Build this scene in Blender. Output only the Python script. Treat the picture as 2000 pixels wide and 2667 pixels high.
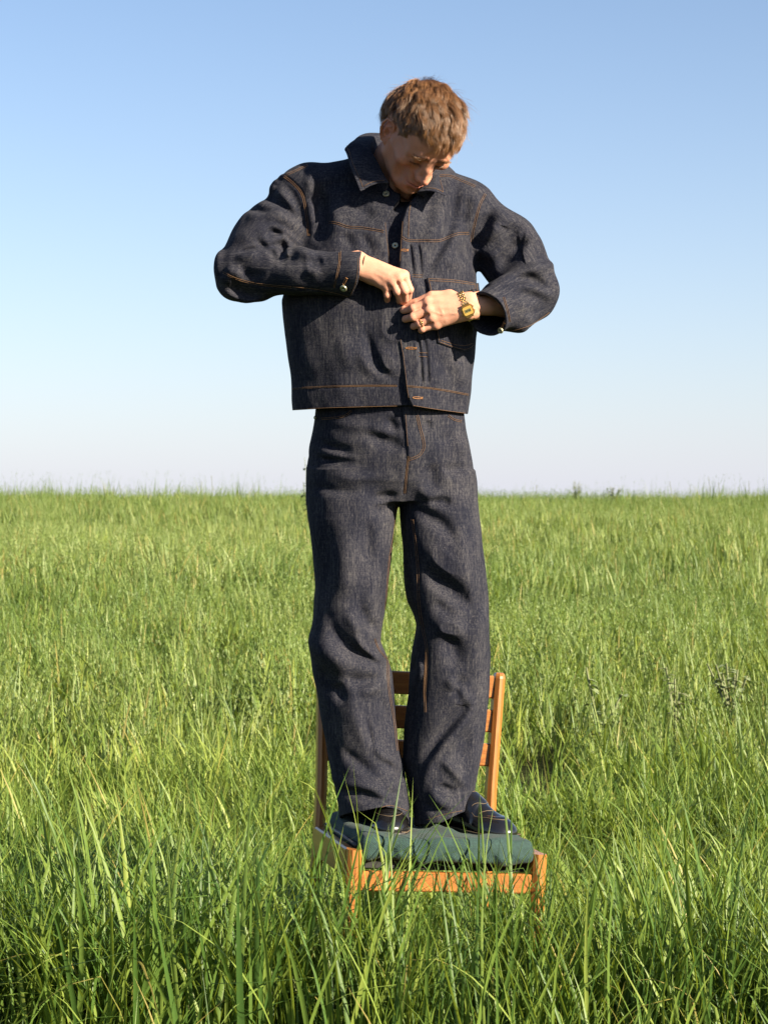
import bpy, math, random
import numpy as np
from mathutils import Vector, Matrix

for o in list(bpy.data.objects):
    bpy.data.objects.remove(o)
scene = bpy.context.scene
COL = scene.collection

# ------------------------------------------------------------------ camera, sky, sun, exposure
F, H = 5000.0, 1.25            # focal length in photo pixels (2000 wide), camera height in metres
cam_d = bpy.data.cameras.new('camera')
cam_d.sensor_fit = 'HORIZONTAL'
cam_d.sensor_width = 36.0
cam_d.lens = 36.0 * F / 2000.0
cam_d.clip_start, cam_d.clip_end = 0.1, 2000.0
cam_d.dof.use_dof = True
cam_d.dof.focus_distance = 4.5
cam_d.dof.aperture_fstop = 18.0
cam = bpy.data.objects.new('camera', cam_d)
cam.location = (0, 0, H)
cam.rotation_euler = (math.radians(90), 0, 0)
COL.objects.link(cam)
scene.camera = cam

SUN_AZ, SUN_EL = math.radians(54), math.radians(25)   # azimuth: from straight behind the camera towards the right
world = bpy.data.worlds.new('World')
scene.world = world
world.use_nodes = True
wn = world.node_tree
wn.nodes.clear()
sky = wn.nodes.new('ShaderNodeTexSky')
sky.sky_type = 'NISHITA'
sky.sun_disc = False
sky.sun_elevation = SUN_EL
sky.sun_rotation = math.pi - SUN_AZ
sky.altitude = 0.0
sky.air_density, sky.dust_density, sky.ozone_density = 1.0, 0.5, 2.5
bg = wn.nodes.new('ShaderNodeBackground')
bg.inputs['Strength'].default_value = 0.05
wo = wn.nodes.new('ShaderNodeOutputWorld')
balance = wn.nodes.new('ShaderNodeMix')          # the film's colour balance, the same over the whole sky
balance.data_type, balance.blend_type = 'RGBA', 'MULTIPLY'
balance.inputs[0].default_value = 1.0
balance.inputs[7].default_value = (0.985, 0.975, 1.0, 1)
wn.links.new(sky.outputs[0], balance.inputs[6])
# pale haze along the whole horizon, all the way round
wtc = wn.nodes.new('ShaderNodeTexCoord')
wsep = wn.nodes.new('ShaderNodeSeparateXYZ')
wn.links.new(wtc.outputs['Generated'], wsep.inputs[0])
wabs = wn.nodes.new('ShaderNodeMath'); wabs.operation = 'ABSOLUTE'
wn.links.new(wsep.outputs[2], wabs.inputs[0])
wml = wn.nodes.new('ShaderNodeMath'); wml.operation = 'MULTIPLY'
wml.inputs[1].default_value = -9.0
wn.links.new(wabs.outputs[0], wml.inputs[0])
wex = wn.nodes.new('ShaderNodeMath'); wex.operation = 'EXPONENT'
wn.links.new(wml.outputs[0], wex.inputs[0])
wfa = wn.nodes.new('ShaderNodeMath'); wfa.operation = 'MULTIPLY'
wfa.inputs[1].default_value = 0.88
wn.links.new(wex.outputs[0], wfa.inputs[0])
haze = wn.nodes.new('ShaderNodeMix')
haze.data_type = 'RGBA'
haze.inputs[7].default_value = (4.32, 4.45, 5.30, 1)
wn.links.new(wfa.outputs[0], haze.inputs[0])
wn.links.new(balance.outputs[2], haze.inputs[6])
wn.links.new(haze.outputs[2], bg.inputs[0])
wn.links.new(bg.outputs[0], wo.inputs[0])

sun_d = bpy.data.lights.new('sun', 'SUN')
sun_d.energy = 5.0
sun_d.angle = math.radians(0.5)
sun_d.color = (1.0, 0.868, 0.665)
sun = bpy.data.objects.new('sun', sun_d)
SUNV = Vector((math.sin(SUN_AZ) * math.cos(SUN_EL), -math.cos(SUN_AZ) * math.cos(SUN_EL), math.sin(SUN_EL)))
sun.rotation_euler = SUNV.to_track_quat('Z', 'Y').to_euler()
COL.objects.link(sun)

scene.view_settings.view_transform = 'Standard'
scene.view_settings.look = 'None'
scene.view_settings.exposure = 1.80
scene.view_settings.gamma = 1.0
scene.view_settings.use_curve_mapping = False
scene.render.engine = 'CYCLES'
scene.cycles.max_bounces = 6
scene.cycles.transparent_max_bounces = 8
scene.cycles.use_denoising = True

RNG = np.random.default_rng(7)
random.seed(7)

# ------------------------------------------------------------------ helpers
def P(px, py, y):
    """a point seen at photo pixel (px, py) and standing y metres from the camera"""
    return np.array([(px - 1000.0) / F * y, y, H - (py - 1333.0) / F * y])

K = 2000.0 / 1659.0
def S(x, y, d):
    return P(x * K, y * K, d)

CROPS = {1: (880, 160, 3.770), 2: (540, 340, 3.19), 3: (980, 400, 3.19), 4: (860, 620, 3.607), 5: (700, 860, 2.765),
         6: (740, 1240, 2.765), 7: (760, 1680, 2.37), 8: (880, 2040, 3.318), 9: (860, 660, 6.636), 10: (1020, 730, 5.925)}
def M(c, pts):
    x0, y0, s = CROPS[c]
    return [(x0 + a / s, y0 + b / s) for a, b in pts]

def link(name, data, parent=None, mats=(), **props):
    o = bpy.data.objects.new(name, data)
    COL.objects.link(o)
    if parent is not None:
        o.parent = parent
    if data is not None:
        for m in (mats if isinstance(mats, (list, tuple)) else [mats]):
            data.materials.append(m)
    for k, v in props.items():
        o[k] = v
    return o

def mesh_np(name, V, Fq, smooth=True, Ft=None):
    """mesh from numpy vertices, quads and (optionally) triangles"""
    me = bpy.data.meshes.new(name)
    V = np.asarray(V, np.float32)
    Fq = np.asarray(Fq, np.int32).reshape(-1, 4)
    Ft = np.zeros((0, 3), np.int32) if Ft is None else np.asarray(Ft, np.int32).reshape(-1, 3)
    me.vertices.add(len(V))
    me.vertices.foreach_set('co', V.ravel())
    nl = Fq.size + Ft.size
    me.loops.add(nl)
    me.loops.foreach_set('vertex_index', np.concatenate([Fq.ravel(), Ft.ravel()]))
    npo = len(Fq) + len(Ft)
    me.polygons.add(npo)
    st = np.concatenate([np.arange(len(Fq)) * 4, Fq.size + np.arange(len(Ft)) * 3]).astype(np.int32)
    me.polygons.foreach_set('loop_start', st)
    me.polygons.foreach_set('use_smooth', np.full(npo, smooth))
    me.update(calc_edges=True)
    return me

def set_col(me, name, col):
    a = me.color_attributes.new(name, 'FLOAT_COLOR', 'POINT')
    c = np.ones((len(me.vertices), 4), np.float32)
    c[:, :3] = col
    a.data.foreach_set('color', c.ravel())

def set_vec(me, name, v):
    a = me.attributes.new(name, 'FLOAT_VECTOR', 'POINT')
    a.data.foreach_set('vector', np.asarray(v, np.float32).ravel())

def set_float(me, name, v):
    a = me.attributes.new(name, 'FLOAT', 'POINT')
    a.data.foreach_set('value', np.asarray(v, np.float32).ravel())

class Geo:
    """collects vertices and faces for one mesh"""
    def __init__(s):
        s.v, s.f = [], []
    def add(s, v, f):
        b = len(s.v)
        s.v += [tuple(map(float, p)) for p in v]
        s.f += [tuple(int(i) + b for i in q) for q in f]
    def box(s, c, size, R=None, bevel=0.0):
        hx, hy, hz = [d / 2 for d in size]
        b = min(bevel, hx * .9, hy * .9, hz * .9)
        pts, idx = [], {}
        fc = []
        if b <= 0:
            for sx in (-1, 1):
                for sy in (-1, 1):
                    for sz in (-1, 1):
                        pts.append((sx * hx, sy * hy, sz * hz))
            fc = [(0, 1, 3, 2), (4, 6, 7, 5), (0, 4, 5, 1), (2, 3, 7, 6), (0, 2, 6, 4), (1, 5, 7, 3)]
        else:
            h = (hx, hy, hz)
            for sx in (-1, 1):
                for sy in (-1, 1):
                    for sz in (-1, 1):
                        sg = (sx, sy, sz)
                        for ax in range(3):
                            idx[(sg, ax)] = len(pts)
                            pts.append(tuple(sg[i] * (h[i] if i == ax else h[i] - b) for i in range(3)))
            for ax in range(3):
                u, w = (ax + 1) % 3, (ax + 2) % 3
                for s0 in (-1, 1):
                    q = []
                    for a, c2 in ((-1, -1), (1, -1), (1, 1), (-1, 1)):
                        g = [0, 0, 0]; g[ax] = s0; g[u] = a; g[w] = c2
                        q.append(idx[(tuple(g), ax)])
                    fc.append(tuple(q if s0 > 0 else q[::-1]))
                for su in (-1, 1):
                    for sw in (-1, 1):
                        e = []
                        for s0 in (-1, 1):
                            g = [0, 0, 0]; g[ax] = s0; g[u] = su; g[w] = sw
                            e.append((idx[(tuple(g), u)], idx[(tuple(g), w)]))
                        q = (e[0][0], e[1][0], e[1][1], e[0][1])
                        fc.append(q if su * sw > 0 else q[::-1])
            for sx in (-1, 1):
                for sy in (-1, 1):
                    for sz in (-1, 1):
                        sg = (sx, sy, sz)
                        t = (idx[(sg, 0)], idx[(sg, 1)], idx[(sg, 2)])
                        fc.append(t if sx * sy * sz > 0 else t[::-1])
        pts = np.array(pts)
        if R is not None:
            pts = pts @ np.array(R).T
        s.add(pts + np.array(c), fc)
    def tube(s, pts, r, n=6, cap=True, closed=False, flat=None):
        pts = np.asarray(pts, float)
        m = len(pts)
        if m < 2:
            return
        rr = np.broadcast_to(np.asarray(r, float), (m,))
        if closed:
            tan = np.roll(pts, -1, 0) - np.roll(pts, 1, 0)
        else:
            tan = np.gradient(pts, axis=0)
        tan /= np.linalg.norm(tan, axis=1, keepdims=True) + 1e-12
        up = np.array([0, 0, 1.0]) if abs(tan[0][2]) < .9 else np.array([1.0, 0, 0])
        u = np.cross(tan[0], up); u /= np.linalg.norm(u)
        vs = []
        for i in range(m):
            u = u - tan[i] * (u @ tan[i]); u /= np.linalg.norm(u) + 1e-12
            w = np.cross(tan[i], u)
            for k in range(n):
                a = 2 * math.pi * k / n
                vs.append(pts[i] + rr[i] * (math.cos(a) * u + math.sin(a) * w))
        fs = []
        for i in range(m if closed else m - 1):
            j = (i + 1) % m
            for k in range(n):
                l = (k + 1) % n
                fs.append((i * n + k, i * n + l, j * n + l, j * n + k))
        if cap and not closed:
            fs.append(tuple(range(n - 1, -1, -1)))
            fs.append(tuple((m - 1) * n + k for k in range(n)))
        s.add(vs, fs)
    def lathe(s, prof, c, axis, n=20):
        """prof: (radius, height) pairs turned about axis through c"""
        ax = np.array(axis, float); ax /= np.linalg.norm(ax)
        u = np.cross(ax, [0, 0, 1.0] if abs(ax[2]) < .9 else [1.0, 0, 0]); u /= np.linalg.norm(u)
        w = np.cross(ax, u)
        vs = [np.array(c) + ax * h + r * (math.cos(2 * math.pi * k / n) * u + math.sin(2 * math.pi * k / n) * w) for r, h in prof for k in range(n)]
        fs = [(i * n + k, i * n + (k + 1) % n, (i + 1) * n + (k + 1) % n, (i + 1) * n + k) for i in range(len(prof) - 1) for k in range(n)]
        s.add(vs, fs)
    def obj(s, name, mats, parent=None, smooth=True, **props):
        me = bpy.data.meshes.new(name)
        me.from_pydata(s.v, [], s.f)
        me.polygons.foreach_set('use_smooth', [smooth] * len(me.polygons))
        me.update()
        return link(name, me, parent, mats, **props)

def spline(pts, n):
    """Catmull-Rom through pts, n samples"""
    p = np.asarray(pts, float)
    if len(p) == 2:
        t = np.linspace(0, 1, n)[:, None]
        return p[0] * (1 - t) + p[1] * t
    q = np.vstack([2 * p[0] - p[1], p, 2 * p[-1] - p[-2]])
    t = np.linspace(0, len(p) - 1 - 1e-9, n)
    i = t.astype(int); f = (t - i)[:, None]
    a, b, c, d = q[i], q[i + 1], q[i + 2], q[i + 3]
    return .5 * (2 * b + (c - a) * f + (2 * a - 5 * b + 4 * c - d) * f * f + (3 * b - a - 3 * c + d) * f ** 3)

def sm01(x):
    x = np.clip(x, 0, 1)
    return x * x * (3 - 2 * x)

# ------------------------------------------------------------------ signed-distance sculpting
class Field:
    def __init__(s, lo, hi, h):
        s.h = h
        s.lo = np.array(lo, float)
        s.n = np.ceil((np.array(hi, float) - s.lo) / h).astype(int) + 1
        s.ax = [(s.lo[i] + h * np.arange(s.n[i])).astype(np.float32) for i in range(3)]
        s.V = np.full(tuple(s.n), 0.5, np.float32)
    def sub_box(s, lo, hi):
        sl = []
        for i in range(3):
            a = int(max(0, math.floor((lo[i] - s.lo[i]) / s.h)))
            b = int(min(s.n[i], math.ceil((hi[i] - s.lo[i]) / s.h) + 1))
            if b <= a:
                return None
            sl.append(slice(a, b))
        X, Y, Z = s.ax[0][sl[0]][:, None, None], s.ax[1][sl[1]][None, :, None], s.ax[2][sl[2]][None, None, :]
        return tuple(sl), X, Y, Z
    def op(s, fn, lo, hi, k=0.0, mode='add'):
        m = k + 3 * s.h
        r = s.sub_box(np.array(lo) - m, np.array(hi) + m)
        if r is None:
            return
        sl, X, Y, Z = r
        d = fn(X, Y, Z).astype(np.float32)
        a = s.V[sl]
        if mode == 'sub':
            a, d = -a, d
        if k > 0:
            hh = np.maximum(k - np.abs(a - d), 0)
            o = np.minimum(a, d) - hh * hh / (4 * k)
        else:
            o = np.minimum(a, d)
        s.V[sl] = -o if mode == 'sub' else o
    def cap(s, a, b, ra, rb=None, k=0.0, mode='add', sq=(1, 1, 1)):
        rb = ra if rb is None else rb
        a, b = np.array(a, float), np.array(b, float)
        q = np.array(sq, float)
        A, B = a * q, b * q
        ab = B - A
        L = float(ab @ ab) + 1e-12
        def fn(X, Y, Z):
            X, Y, Z = X * np.float32(q[0]), Y * np.float32(q[1]), Z * np.float32(q[2])
            t = np.clip(((X - A[0]) * ab[0] + (Y - A[1]) * ab[1] + (Z - A[2]) * ab[2]) / L, 0, 1)
            d = np.sqrt((X - A[0] - t * ab[0]) ** 2 + (Y - A[1] - t * ab[1]) ** 2 + (Z - A[2] - t * ab[2]) ** 2)
            return d - (ra + (rb - ra) * t)
        r = max(ra, rb) / q.min()
        s.op(fn, np.minimum(a, b) - r, np.maximum(a, b) + r, k, mode)
    def chain(s, pts, rs, k=0.0, mode='add'):
        for i in range(len(pts) - 1):
            s.cap(pts[i], pts[i + 1], rs[i], rs[i + 1], k, mode)
    def ell(s, c, r, R=None, k=0.0, mode='add'):
        c, r = np.array(c, float), np.array(r, float)
        R = np.eye(3) if R is None else np.array(R)      # columns are the ellipsoid's axes
        def fn(X, Y, Z):
            x, y, z = X - c[0], Y - c[1], Z - c[2]
            k0 = k1 = 0
            for i in range(3):
                u = (x * R[0, i] + y * R[1, i] + z * R[2, i]) / r[i]
                k0 = k0 + u * u
                k1 = k1 + (u / r[i]) ** 2
            k0, k1 = np.sqrt(k0), np.sqrt(k1)
            return k0 * (k0 - 1) / np.maximum(k1, 1e-9)
        e = (np.abs(R) * r).sum(1)
        s.op(fn, c - e, c + e, k, mode)
    def stack(s, rows, yc, b, e=2.3, k=0.0, mode='add', grow=0.0):
        """a body of elliptical slices; rows: (y, xleft, xright) in the 1659-wide view of the photo, seen at depth yc"""
        n = len(rows)
        ycs = np.broadcast_to(np.asarray(yc, float), (n,))
        bs = np.broadcast_to(np.asarray(b, float), (n,))
        L = np.array([S(r[1], r[0], y) for r, y in zip(rows, ycs)])
        Rr = np.array([S(r[2], r[0], y) for r, y in zip(rows, ycs)])
        z = L[::-1, 2]
        cx, a, cy, bb = ((L + Rr)[::-1, 0] / 2), ((Rr - L)[::-1, 0] / 2 + grow), ycs[::-1], bs[::-1] + grow
        def fn(X, Y, Z):
            zz = Z[0, 0, :].astype(float)
            i = lambda arr: np.interp(zz, z, arr).astype(np.float32)[None, None, :]
            x, y = X - i(cx), Y - i(cy)
            rho = (np.abs(x / i(a)) ** e + np.abs(y / i(bb)) ** e) ** np.float32(1 / e)
            l = np.sqrt(x * x + y * y)
            d = l * (1 - 1 / np.maximum(rho, 1e-3))
            d = np.where(rho < .05, -np.minimum(i(a), i(bb)), d)
            return np.maximum(d, np.maximum(Z - z[-1], z[0] - Z))
        lo = [(cx - a).min(), (cy - bb).min(), z[0]]
        hi = [(cx + a).max(), (cy + bb).max(), z[-1]]
        s.op(fn, lo, hi, k, mode)
    def push(s, fn, lo, hi):
        """move the surface outwards by fn(X, Y, Z) metres"""
        r = s.sub_box(lo, hi)
        if r is None:
            return
        sl, X, Y, Z = r
        s.V[sl] -= fn(X, Y, Z).astype(np.float32)
    def sample(s, pts):
        q = (np.asarray(pts) - s.lo) / s.h
        q = np.clip(q, 0, s.n - 1.001)
        i = q.astype(int); f = q - i
        o = 0
        for dx in (0, 1):
            for dy in (0, 1):
                for dz in (0, 1):
                    w = (f[..., 0] if dx else 1 - f[..., 0]) * (f[..., 1] if dy else 1 - f[..., 1]) * (f[..., 2] if dz else 1 - f[..., 2])
                    o = o + w * s.V[i[..., 0] + dx, i[..., 1] + dy, i[..., 2] + dz]
        return o
    def seen(s, pix, lift=0.0):
        """the surface points seen at photo pixels"""
        pix = np.asarray(pix, float)
        y0, y1 = s.ax[1][0], s.ax[1][-1]
        ys = np.arange(y0, y1, s.h * .5)
        pts = np.stack([(pix[:, None, 0] - 1000) / F * ys, np.broadcast_to(ys, (len(pix), len(ys))), H - (pix[:, None, 1] - 1333) / F * ys], -1)
        d = s.sample(pts)
        hit = d < 0
        first = np.where(hit.any(1), hit.argmax(1), d.argmin(1))
        out = np.empty((len(pix), 3))
        for i, j in enumerate(first):
            if hit[i, j] and j > 0:
                t = d[i, j - 1] / (d[i, j - 1] - d[i, j] + 1e-9)
                y = ys[j - 1] + t * (ys[j] - ys[j - 1])
            else:
                y = ys[j]
            out[i] = P(pix[i, 0], pix[i, 1], y)
        if lift:
            out += s.grad(out) * lift
        return out
    def grad(s, pts):
        g = np.zeros_like(pts)
        for i in range(3):
            e = np.zeros(3); e[i] = s.h
            g[:, i] = s.sample(pts + e) - s.sample(pts - e)
        return g / (np.linalg.norm(g, axis=1, keepdims=True) + 1e-9)
    def line(s, pts, w, amp, ends=0.25, n=None, deep=1.0):
        """a soft ridge (amp > 0) or valley (amp < 0) along 3-D points"""
        pts = np.asarray(pts, float)
        pts = spline(pts, n or max(3, 3 * len(pts)))
        m = len(pts) - 1
        lo, hi = pts.min(0) - 3.6 * w, pts.max(0) + 3.6 * w
        if deep < 1:
            lo[1] -= 1.5 * w; hi[1] += 1.5 * w
        def fn(X, Y, Z):
            best = np.full(np.broadcast_shapes(X.shape, Y.shape, Z.shape), 1e3, np.float32)
            par = np.zeros_like(best)
            for i in range(m):
                A, ab = pts[i], pts[i + 1] - pts[i]
                t = np.clip(((X - A[0]) * ab[0] + (Y - A[1]) * ab[1] * deep + (Z - A[2]) * ab[2]) / (ab[0] ** 2 + deep * ab[1] ** 2 + ab[2] ** 2 + 1e-12), 0, 1)
                d = (X - A[0] - t * ab[0]) ** 2 + deep * (Y - A[1] - t * ab[1]) ** 2 + (Z - A[2] - t * ab[2]) ** 2
                c = d < best
                best = np.where(c, d, best)
                par = np.where(c, (i + t) / m, par)
            tap = sm01(par / ends) * sm01((1 - par) / ends)
            tap = .15 + .85 * tap
            return amp * tap * np.exp(-(best / (w * w)) ** np.float32(.86 if amp < 0 else .92))
        s.push(fn, lo, hi)
    def folds(s, lst, gain=2.1):
        for crop, pts, w, amp in lst:
            s.line(s.seen(M(crop, pts)), w / 1000.0, amp / 1000.0 * gain * (.8 if w < 8.5 else 1.0), .40, deep=.22)
    def noise(s, amp, scale, seed, lo=None, hi=None, stretch=(1, 1, 1)):
        r = np.random.default_rng(seed)
        w = r.normal(size=(7, 3)) / scale * np.array(stretch)
        ph = r.uniform(0, 6.28, 7)
        lo = s.lo if lo is None else lo
        hi = s.lo + s.n * s.h if hi is None else hi
        def fn(X, Y, Z):
            o = 0
            for a, p in zip(w, ph):
                o = o + np.sin(X * np.float32(a[0]) + Y * np.float32(a[1]) + Z * np.float32(a[2]) + np.float32(p))
            return o * np.float32(amp / 2.6)
        s.push(fn, lo, hi)
    def mesh(s):
        """naive surface nets -> vertices, quads"""
        V = s.V
        ins = V < 0
        nx, ny, nz = V.shape
        cnt = np.zeros((nx - 1, ny - 1, nz - 1), np.uint8)
        for a in (0, 1):
            for b in (0, 1):
                for c in (0, 1):
                    cnt += ins[a:nx - 1 + a, b:ny - 1 + b, c:nz - 1 + c]
        act = (cnt > 0) & (cnt < 8)
        I, J, Kk = np.nonzero(act)
        idx = np.full(act.shape, -1, np.int32)
        idx[I, J, Kk] = np.arange(len(I))
        cor = {}
        for a in (0, 1):
            for b in (0, 1):
                for c in (0, 1):
                    cor[(a, b, c)] = V[I + a, J + b, Kk + c]
        acc = np.zeros((len(I), 3)); num = np.zeros(len(I))
        for ax in range(3):
            for p in (0, 1):
                for q in (0, 1):
                    a = [0, 0, 0]; a[(ax + 1) % 3] = p; a[(ax + 2) % 3] = q
                    b = list(a); b[ax] = 1
                    v0, v1 = cor[tuple(a)], cor[tuple(b)]
                    m = (v0 < 0) != (v1 < 0)
                    t = np.where(m, v0 / (v0 - v1 + 1e-20), 0)
                    pos = np.zeros((len(I), 3)); pos[:] = a
                    pos[:, ax] = t
                    acc += pos * m[:, None]; num += m
        verts = s.lo + s.h * (np.stack([I, J, Kk], 1) + acc / num[:, None])
        quads = []
        for ax in range(3):
            u, w = (ax + 1) % 3, (ax + 2) % 3
            s0 = [slice(None)] * 3; s1 = [slice(None)] * 3
            s0[ax] = slice(0, -1); s1[ax] = slice(1, None)
            A, B = ins[tuple(s0)], ins[tuple(s1)]
            ch = A != B
            e = np.array(np.nonzero(ch))
            ok = (e[u] > 0) & (e[w] > 0) & (e[u] < V.shape[u] - 1) & (e[w] < V.shape[w] - 1)
            e = e[:, ok]
            flip = A[tuple(e)]
            def cell(du, dw):
                g = e.copy(); g[u] -= du; g[w] -= dw
                return idx[tuple(g)]
            q = np.stack([cell(1, 1), cell(0, 1), cell(0, 0), cell(1, 0)], 1)
            q[~flip] = q[~flip][:, ::-1]
            quads.append(q)
        Q = np.vstack(quads)
        # one light smoothing pass keeps the voxel steps out of the shading
        for _ in range(1):
            sacc = np.zeros_like(verts); sn = np.zeros(len(verts))
            for a, b in ((0, 1), (1, 2), (2, 3), (3, 0)):
                np.add.at(sacc, Q[:, a], verts[Q[:, b]]) if False else None
                for ax in range(3):
                    sacc[:, ax] += np.bincount(Q[:, a], verts[Q[:, b], ax], len(verts))
                sn += np.bincount(Q[:, a], minlength=len(verts))
            verts = verts * .5 + .5 * sacc / np.maximum(sn, 1)[:, None]
        return verts, Q

# ------------------------------------------------------------------ materials
def new_mat(name):
    m = bpy.data.materials.new(name)
    m.use_nodes = True
    nt = m.node_tree
    nt.nodes.clear()
    out = nt.nodes.new('ShaderNodeOutputMaterial')
    return m, nt, out

class N:
    def __init__(s, nt):
        s.nt = nt
    def __call__(s, kind, ins=None, **attr):
        n = s.nt.nodes.new(kind)
        for k, v in attr.items():
            setattr(n, k, v)
        for k, v in (ins or {}).items():
            if hasattr(v, 'is_linked') or isinstance(v, bpy.types.NodeSocket):
                s.nt.links.new(v, n.inputs[k])
            else:
                n.inputs[k].default_value = v
        return n
    def mix(s, f, a, b, blend='MIX'):
        n = s.nt.nodes.new('ShaderNodeMix')
        n.data_type = 'RGBA'
        n.blend_type = blend
        for sock, v in ((n.inputs[0], f), (n.inputs[6], a), (n.inputs[7], b)):
            if isinstance(v, bpy.types.NodeSocket):
                s.nt.links.new(v, sock)
            elif sock.type == 'RGBA':
                sock.default_value = (*v, 1) if len(v) == 3 else v
            else:
                sock.default_value = v
        return n.outputs[2]
    def math(s, op, a, b=0.0, clamp=False):
        n = s.nt.nodes.new('ShaderNodeMath')
        n.operation = op
        n.use_clamp = clamp
        for i, v in enumerate((a, b)):
            if isinstance(v, bpy.types.NodeSocket):
                s.nt.links.new(v, n.inputs[i])
            else:
                n.inputs[i].default_value = v
        return n.outputs[0]
    def noise(s, vec, scale, detail=3, rough=.5):
        return s('ShaderNodeTexNoise', {'Vector': vec, 'Scale': scale, 'Detail': detail, 'Roughness': rough}).outputs[0]
    def scale(s, vec, v):
        n = s.nt.nodes.new('ShaderNodeVectorMath')
        n.operation = 'MULTIPLY'
        s.nt.links.new(vec, n.inputs[0])
        n.inputs[1].default_value = v
        return n.outputs[0]
    def ramp(s, f, stops):
        n = s.nt.nodes.new('ShaderNodeValToRGB')
        s.nt.links.new(f, n.inputs[0])
        el = n.color_ramp.elements
        while len(el) < len(stops):
            el.new(.5)
        for e, (p, c) in zip(el, stops):
            e.position = p
            e.color = (*c, 1)
        return n.outputs[0]

def simple(name, col, rough=.5, metal=0.0, var=.25, vscale=40, bump=0.0, coat=0.0, spec=.5):
    m, nt, out = new_mat(name)
    n = N(nt)
    tc = n('ShaderNodeTexCoord').outputs['Object']
    f = n.noise(tc, vscale, 4)
    c = n.mix(f, tuple(x * (1 - var) for x in col), tuple(min(1, x * (1 + var)) for x in col))
    b = n('ShaderNodeBsdfPrincipled', {'Base Color': c, 'Roughness': rough, 'Metallic': metal, 'Coat Weight': coat, 'Specular IOR Level': spec})
    if bump:
        bp = n('ShaderNodeBump', {'Strength': bump, 'Distance': .001, 'Height': n.noise(tc, vscale * 4, 3)})
        nt.links.new(bp.outputs[0], b.inputs['Normal'])
    nt.links.new(b.outputs[0], out.inputs[0])
    return m

def denim(name, warm=1.0):
    """raw indigo denim: warp slubs along the grain, weft flecks, fine twill relief"""
    m, nt, out = new_mat(name)
    n = N(nt)
    g = n('ShaderNodeAttribute', attribute_name='grain').outputs['Vector']
    warp = n.noise(n.scale(g, (800, 800, 110)), 1.0, 3, .6)
    weft = n.noise(n.scale(g, (40, 40, 620)), 1.0, 2, .6)
    slub = n.noise(n.scale(g, (260, 260, 18)), 1.0, 3, .65)
    blot = n.noise(n.scale(g, (16, 16, 9)), 1.0, 3, .5)
    t = n.math('ADD', n.math('MULTIPLY', warp, .42), n.math('ADD', n.math('MULTIPLY', weft, .12), n.math('ADD', n.math('MULTIPLY', slub, .30), n.math('MULTIPLY', blot, .18))))
    c = n.ramp(t, [(.33, (.0034, .0046, .0105)), (.49, (.0135, .0145, .0225)), (.60, (.047 * warm, .0455 * warm, .0510)), (.76, (.135, .127, .124))])
    b = n('ShaderNodeBsdfPrincipled', {'Base Color': c, 'Roughness': .88, 'Specular IOR Level': .06, 'Sheen Weight': .02, 'Sheen Roughness': .45, 'Sheen Tint': (.75, .75, .85, 1)})
    bp = n('ShaderNodeBump', {'Strength': .55, 'Distance': .0012, 'Height': n.math('ADD', warp, n.math('ADD', n.math('MULTIPLY', weft, .8), n.math('MULTIPLY', slub, .8)))})
    nt.links.new(bp.outputs[0], b.inputs['Normal'])
    nt.links.new(b.outputs[0], out.inputs[0])
    return m

def skin_mat():
    m, nt, out = new_mat('skin')
    n = N(nt)
    a = n('ShaderNodeAttribute', attribute_name='tone').outputs['Color']
    tc = n('ShaderNodeTexCoord').outputs['Object']
    f = n.noise(tc, 70, 4, .6)
    c = n.mix(n.math('MULTIPLY', f, .5), a, n.mix(.55, a, (.46, .17, .11), 'MIX'))
    c = n.mix(n.math('MULTIPLY', n.noise(tc, 420, 2), .30), c, (.30, .12, .075))
    b = n('ShaderNodeBsdfPrincipled', {'Base Color': c, 'Roughness': .58, 'Specular IOR Level': .18, 'Subsurface Weight': .12, 'Subsurface Scale': .006, 'Subsurface Radius': (1.0, .35, .18)})
    bp = n('ShaderNodeBump', {'Strength': .55, 'Distance': .0010, 'Height': n.noise(tc, 620, 4, .7)})
    nt.links.new(bp.outputs[0], b.inputs['Normal'])
    nt.links.new(b.outputs[0], out.inputs[0])
    return m

def wood_mat():
    m, nt, out = new_mat('varnished_wood')
    n = N(nt)
    g = n('ShaderNodeAttribute', attribute_name='grain').outputs['Vector']
    v = n.scale(g, (1, 1, .06))
    w = n('ShaderNodeTexWave', {'Vector': v, 'Scale': 38.0, 'Distortion': 7.0, 'Detail': 3.0, 'Detail Scale': 1.5}, wave_type='BANDS', bands_direction='X').outputs[1]
    f = n.noise(n.scale(g, (260, 260, 9)), 1.0, 4, .65)
    big = n.noise(g, 6, 2)
    t = n.math('ADD', n.math('MULTIPLY', w, .26), n.math('ADD', n.math('MULTIPLY', f, .54), n.math('MULTIPLY', big, .2)))
    c = n.ramp(t, [(.22, (.20, .068, .014)), (.5, (.29, .108, .022)), (.8, (.38, .152, .035))])
    sc = n.noise(n.scale(g, (70, 70, 16)), 1.0, 6, .8)
    c = n.mix(n.ramp(sc, [(.57, (0, 0, 0)), (.70, (.65, .65, .65))]), c, (.12, .04, .012))
    b = n('ShaderNodeBsdfPrincipled', {'Base Color': c, 'Roughness': .38, 'Coat Weight': .35, 'Coat Roughness': .22})
    bp = n('ShaderNodeBump', {'Strength': .25, 'Distance': .0008, 'Height': f})
    nt.links.new(bp.outputs[0], b.inputs['Normal'])
    nt.links.new(b.outputs[0], out.inputs[0])
    return m

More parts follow.
